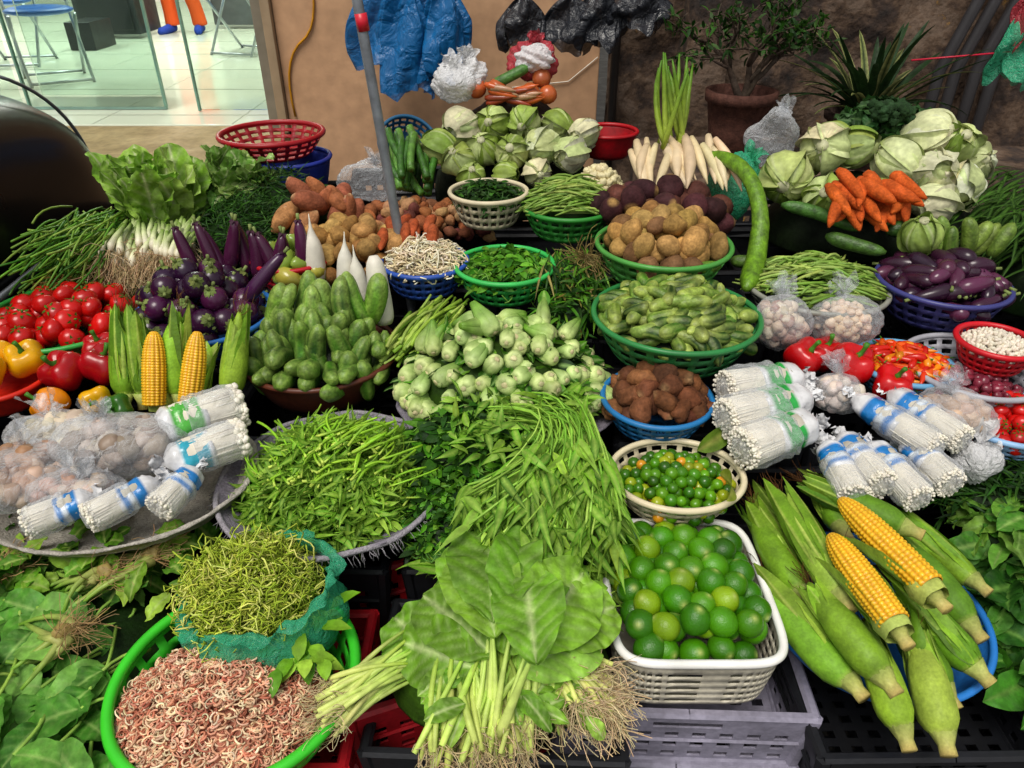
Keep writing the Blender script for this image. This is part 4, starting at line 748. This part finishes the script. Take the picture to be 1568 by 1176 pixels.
def chair(x,y,rz):
    g=grp('office_chair',(x,y,.52)); b=B(); cs=lambda p:(x+p[0]*math.cos(rz)-p[1]*math.sin(rz),y+p[0]*math.sin(rz)+p[1]*math.cos(rz),.52+p[2])
    for s in(-.2,.2):
        tube(b,[cs((s,-.22,0)),cs((s,.1,.42)),cs((s,.22,.85))],.012,C('b0b4b8'),8); tube(b,[cs((s,.24,0)),cs((s,-.15,.44))],.012,C('b0b4b8'),8)
    tube(b,[cs((-.2,-.22,.02)),cs((.2,-.22,.02))],.01,C('b0b4b8'),6); tube(b,[cs((-.2,.24,.02)),cs((.2,.24,.02))],.01,C('b0b4b8'),6); b.obj('frame',M_metal,g)
    b=B(); rt=np.array(Matrix.Rotation(rz,3,'Z')); blob(b,cs((0,-.02,.46)),(.22,.21,.035),C('2a62b8'),rt,0,1,20,10); blob(b,cs((0,.2,.72)),(.2,.03,.12),C('2a62b8'),rt,0,1,20,10); b.obj('seat_and_back',M_plast,g)
chair(-3.3,5.75,.6); chair(-2.35,7.1,-.3); chair(-4.0,6.5,.2)
g=grp('office_cabinet',(-3.9,8.1,.52)); boxo('cabinet_body',[(-4.25,-3.65,8.0,8.5,.56,1.3,C('2c2e30')),(-3.2,-2.75,8.8,9.3,.56,1.3,C('55585a'))],M_plast,g); boxo('drawer_front',[(-4.2,-3.7,7.98,7.997,.6,.9,C('1c1e20')),(-4.2,-3.7,7.98,7.997,.93,1.25,C('1c1e20'))],M_plast,g)
g=grp('computer_case',(-4,7.2,.52)); boxo('case_body',[(-3.95,-3.72,7.2,7.6,.523,.75,C('1c1e20'))],M_plast,g)
# person
g=grp('person_standing',(-3.4,8.5,.52))
def skin(name,pts,edges,rad,col,par,root=0):
    me=bpy.data.meshes.new(name); me.from_pydata([tuple(np.array(p)-np.array(par.location)) for p in pts],edges,[]); o=bpy.data.objects.new(name,me); sc.collection.objects.link(o); o.parent=par
    md=o.modifiers.new('k','SKIN'); sv=me.skin_vertices[0].data
    for i,r in enumerate(rad): sv[i].radius=(r,r)
    sv[root].use_root=True; o.modifiers.new('u','SUBSURF').levels=2
    o.modifiers['u'].render_levels=2; mm=bpy.data.materials.new(name); mm.use_nodes=True; mm.node_tree.nodes['Principled BSDF'].inputs['Base Color'].default_value=(*col,1); mm.node_tree.nodes['Principled BSDF'].inputs['Roughness'].default_value=.8
    nn=mm.node_tree.nodes.new('ShaderNodeTexNoise'); nn.inputs['Scale'].default_value=25; bb=mm.node_tree.nodes.new('ShaderNodeBump'); bb.inputs['Strength'].default_value=.3; mm.node_tree.links.new(nn.outputs[0],bb.inputs['Height']); mm.node_tree.links.new(bb.outputs[0],mm.node_tree.nodes['Principled BSDF'].inputs['Normal'])
    me.materials.append(mm); return o
px,py,pz=-3.4,8.5,.52
W=lambda x,y,z:(px+x,py+y,pz+z)
OR=C('d8500f')
skin('trousers',[W(0,0,.92),W(-.1,0,.86),W(-.12,-.03,.48),W(-.13,.02,.2),W(-.13,.02,.08),W(-.13,.02,.065),W(.1,0,.86),W(.12,-.1,.5),W(.15,.0,.2),W(.16,.0,.08),W(.16,.0,.065)],[(0,1),(1,2),(2,3),(3,4),(4,5),(0,6),(6,7),(7,8),(8,9),(9,10)],[.14,.1,.08,.072,.08,.08,.1,.08,.072,.08,.08],OR,g)
skin('shirt',[W(0,0,.96),W(0,0,1.2),W(0,0,1.4),W(-.19,0,1.4),W(-.27,-.02,1.12),W(-.22,-.15,.92),W(.19,0,1.4),W(.27,-.02,1.12),W(.22,-.15,.92)],[(0,1),(1,2),(2,3),(3,4),(4,5),(2,6),(6,7),(7,8)],[.14,.13,.12,.06,.045,.035,.06,.045,.035],OR,g)
SK=C('b98262')
skin('head',[W(0,0,1.45),W(0,-.01,1.54),W(0,-.01,1.64)],[(0,1),(1,2)],[.05,.085,.085],SK,g)
bsh=B()
for s in(-1,1):
    hx,hy,hz=s*.22,-.17,.89; P=[W(hx,hy,hz),W(hx,hy-.05,hz-.05)];E=[(0,1)];Rr=[.025,.03]
    for f,(o,l) in enumerate(((-.028,.06),(-.01,.07),(.01,.066),(.028,.052))): P+=[W(hx+o,hy-.07,hz-.09),W(hx+o,hy-.07,hz-.09-l)];E+=[(1,len(P)-2),(len(P)-2,len(P)-1)];Rr+=[.009,.008]
    P+=[W(hx-s*.04,hy-.06,hz-.05),W(hx-s*.05,hy-.07,hz-.09)];E+=[(1,len(P)-2),(len(P)-2,len(P)-1)];Rr+=[.01,.009]
    skin('hand',P,E,Rr,SK,g)
    tube(bsh,[W(s*.145,.08,.03),W(s*.145,.06,.04),W(s*.15,-.02,.045),W(s*.165,-.10,.035),W(s*.19,-.17,.028),W(s*.20,-.20,.02)],[.02,.04,.045,.042,.038,.02],C('1a3c9c'),12,flat=1)
bsh.obj('shoes',M_matte,g)
b=B(); blob(b,W(0,.02,1.68),(.1,.11,.08),C('14100e'),np.eye(3),.03)
for s in(-1,1): blob(b,W(s*.035,-.085,1.62),(.012,.008,.008),C('14100e'),np.eye(3),0)
blob(b,W(0,-.1,1.585),(.014,.022,.02),SK,np.eye(3),0); blob(b,W(0,-.088,1.545),(.028,.008,.007),C('8a4a40'),np.eye(3),0); b.obj('hair_and_face',M_matte,g)
def stone_mat():
    m=bpy.data.materials.new('weathered_stone'); m.use_nodes=True; N=m.node_tree.nodes; L=m.node_tree.links; p=N['Principled BSDF']; p.inputs['Roughness'].default_value=.9
    tc=N.new('ShaderNodeTexCoord'); n=N.new('ShaderNodeTexNoise'); n.inputs['Scale'].default_value=4.5; n.inputs['Detail'].default_value=10; n.inputs['Roughness'].default_value=.7; L.new(tc.outputs['Object'],n.inputs['Vector'])
    r=N.new('ShaderNodeValToRGB'); e=r.color_ramp.elements; e[0].position=.34; e[0].color=(.012,.009,.008,1); e[1].position=.70; e[1].color=(*C('b88a3c'),1)
    for ps,c in((.44,'3a2c24'),(.52,'5c4838'),(.58,'6c5a4c'),(.64,'5a483a')): q=e.new(ps); q.color=(*C(c),1)
    L.new(n.outputs[0],r.inputs[0]); L.new(r.outputs[0],p.inputs['Base Color'])
    n2=N.new('ShaderNodeTexNoise'); n2.inputs['Scale'].default_value=14; n2.inputs['Detail'].default_value=8; L.new(tc.outputs['Object'],n2.inputs['Vector']); b=N.new('ShaderNodeBump'); b.inputs['Strength'].default_value=.9; b.inputs['Distance'].default_value=.03; L.new(n2.outputs[0],b.inputs['Height']); L.new(b.outputs[0],p.inputs['Normal']); return m
M_stone=stone_mat()
g=grp('stone_wall',(2,4,0)); b=B(); nx,nzz=90,60; X,Z=np.meshgrid(np.linspace(.462,5.5,nx),np.linspace(0,3.2,nzz)); Y=3.85+.03*np.sin(X*7+Z*3)*np.sin(Z*9)+R.normal(0,.008,X.shape); b.add(np.stack([X,Y,Z],-1),gq(nzz,nx,False),C('ffffff')); b.obj('wall_face',M_stone,g)
boxo('pilaster',[(.80,1.0,3.66,3.9,0,3.2,C('ffffff')),(2.2,2.5,3.6,3.9,0,3.2,C('ffffff')),(.76,1.04,3.62,3.92,.0,.62,C('ffffff'))],M_stone,g,.03)
boxo('ledge',[(.6,3.5,3.05,3.8,0,.59,C('ffffff'))],M_stone,g,.03)
g=grp('drain_pipe',(.5,4,0)); b=B(); tube(b,[(.49,3.8,0),(.49,3.8,3)],.022,C('34302e'),10); b.obj('pipe',M_plast,g)
g=grp('wall_conduits',(2.1,3.4,0)); b=B()
for x in(1.86,1.93,2.02,2.1): tube(b,[(x,3.45,0),(x,3.45,.95),(x+.1,3.45,1.3),(x+.1,3.45,3)],.025,C('3c3a3c'),10)
tube(b,[(1.7,3.4,1.0),(2.2,3.4,1.04)],.004,C('c01838'),5); b.obj('pipes',M_plast,g)
g=grp('wall_cable',(-1,4.15,1)); b=B(); tube(b,np.concatenate([bez((-1.02,4.19,1.5),(-.96,4.19,1.1),(-1.06,4.19,1.0),8),bez((-1.07,4.19,.99),(-1.22,4.19,.9),(-1.18,4.19,.6),8)]),.006,C('c08414'),6); tube(b,[(.0,4.19,.75),(.3,4.19,.78),(.45,4.19,.9)],.003,C('e0d8c8'),5); b.obj('cable',M_plast,g)
g=grp('metal_pole',(-.32,2.02,0)); b=B(); tube(b,[(-.26,2.02,0),(-.324,2.02,.75),(-.40,2.02,1.6),(-.47,2.02,2.6)],.0135,C('8c9098'),14); b.obj('pole_pipe',mat('galvanised',.45,25,.65,1.2,.2,90,metal=.5),g); b=B(); tube(b,[(-.368,2.02,1.27),(-.372,2.02,1.31)],.0155,C('c81c30'),12); b.obj('tape',M_plast,g)
def pot(g,x,y,z,r,h,col):
    b=B(); revolve(b,[(r*.05,0),(r*.7,0),(r*.85,h*.5),(r*.98,h*.85),(r*1.06,h*.86),(r*1.08,h),(r*.95,h),(r*.92,h*.88),(r*.05,h*.87)],36,(x,y,z),col); b.obj('pot',M_earth,g)
g=grp('potted_tree',(.97,3.3,.59)); pot(g,.97,3.3,.59,.14,.31,C('5c3a30')); b=B(); bl=B()
def branch(p,d,L,r,dep):
    q=p+nz(d)*L; P=bend(p,q,L*.12,6); tube(b,P,np.linspace(r,r*.65,6),jc(C('5a4c40'),.1),7)
    if dep==0 or r<.003:
        for k in range(4):
            a=P[R.randint(1,6)]; leaf(bl,a,R.normal(0,1,3)+[0,0,.2],R.normal(0,.5,3)+[0,0,1],rnd(.035,.06),.014,jc(pick(GD+[C('3a5a28')]),.2),None,.7,.2,4)
        return
    for k in range(3 if dep>2 else 2+(R.rand()<.4)): branch(P[-1] if k<2 else P[3],nz(nz(d)+R.normal(0,.6,3)*[1.5,.7,.6]+[0,0,.05]),L*rnd(.65,.9),r*.62,dep-1)
for d in((-.5,0,1),(.45,.1,1),(.05,-.1,1)): branch(np.array([.97,3.3,.85]),np.array(d,float),.15,.018,4)
b.obj('branches',M_earth,g); bl.obj('foliage',M_leaf,g)
g=grp('potted_snake_plant',(1.55,3.3,.59)); pot(g,1.52,3.3,.59,.16,.22,C('4a3a34')); b=B()
for i in range(50):
    a=rnd(0,6.28); sp=rnd(.15,1.5); leaf(b,(1.52+.04*math.cos(a),3.3+.04*math.sin(a),.79),(sp*math.cos(a),sp*math.sin(a)*.6,1),(-math.cos(a),-math.sin(a),.3),rnd(.28,.48),.034,jc(C('94985c') if i%3==0 else C('26401f'),.15),C('1c3416'),rnd(.3,1.3),.3,10,1,0,.6,.5)
b.obj('leaves',M_leaf,g)
g=grp('parked_car',(-2.4,.3,0)); b=B(); ys=[2.70,2.68,2.6,2.4,2.0,1.3,.6,-.2,-1.0,-1.6,-1.85]; tops=[.78,.95,1.04,1.12,1.18,1.42,1.46,1.43,1.06,.92,.6]
k=28; V=[]
for y,t in zip(ys,tops):
    hw=.92*(.91 if y in(2.70,-1.85) else (.97 if y==2.68 else 1)); zb=.28; th=np.linspace(0,2*PI,k,endpoint=False); cz=(t+zb)/2; hz=(t-zb)/2
    c_=np.sign(np.cos(th))*abs(np.cos(th))**.4; s_=np.sign(np.sin(th))*abs(np.sin(th))**.45; taper=1-.12*np.clip(s_,0,1)**3*(1.5 if t>1.3 else .7); V.append(np.stack([-2.36+hw*c_*taper,np.full(k,y),cz+hz*s_],1))
V=np.array(V); V=np.concatenate([V[:1].mean(1,keepdims=True).repeat(k,1),V,V[-1:].mean(1,keepdims=True).repeat(k,1)])
b.add(V,gq(len(V),k),C('030405')); o=b.obj('body_shell',M_paint,g); o.modifiers.new('s','SUBSURF').render_levels=2
b=B(); tube(b,[(-3.1,2.72,.62),(-1.9,2.72,.62),(-1.60,2.69,.62),(-1.46,2.58,.62),(-1.43,2.2,.62),(-1.43,1.6,.6)],.012,C('a8acb0'),8); b.obj('chrome_trim',M_metal,g)
b=B(); tube(b,bez((-1.50,2.665,.60),(-1.47,2.68,.98),(-1.60,2.44,1.10),14),.006,C('80848a'),8); b.obj('panel_edge',M_metal,g)
b=B()
for x in(-1.62,-3.14):
    for y in(1.8,-1.0):
        tube(b,[(x-.1,y,.31),(x-.09,y,.31),(x+.09,y,.31),(x+.1,y,.31)],[.27,.31,.31,.27],C('141414'),28); tube(b,[(x-.105,y,.31),(x+.105,y,.31)],.18,C('7a7c80'),20)
b.obj('wheels',M_matte,g)

# ---------------------------------------------------------------- light + camera
w=bpy.data.worlds.new('World'); sc.world=w; w.use_nodes=True; N=w.node_tree.nodes; L=w.node_tree.links; bg=N['Background']
sk=N.new('ShaderNodeTexSky'); sk.sky_type='NISHITA'; sk.sun_disc=False; sk.sun_elevation=math.radians(62); sk.sun_rotation=math.radians(205); sk.dust_density=3; hs=N.new('ShaderNodeHueSaturation'); hs.inputs['Saturation'].default_value=.08
L.new(sk.outputs[0],hs.inputs['Color']); L.new(hs.outputs[0],bg.inputs[0]); bg.inputs[1].default_value=.125
l=bpy.data.lights.new('sun','SUN'); l.energy=2.3; l.angle=math.radians(28); l.color=(1,.94,.84); o=bpy.data.objects.new('sun',l); sc.collection.objects.link(o)
az=math.radians(205); el=math.radians(62); sd=Vector((math.sin(az)*math.cos(el),math.cos(az)*math.cos(el),math.sin(el))); o.rotation_euler=sd.to_track_quat('Z','Y').to_euler(); o.location=sd*10
cd=bpy.data.cameras.new('camera'); cam=bpy.data.objects.new('camera',cd); sc.collection.objects.link(cam); cam.location=(0,0,1.5); cam.rotation_euler=(math.radians(58),0,0); cd.lens=26; cd.sensor_width=36; cd.clip_end=500; cd.clip_start=.02; sc.camera=cam
sc.view_settings.view_transform='Standard'; sc.view_settings.look='None'; sc.view_settings.exposure=0
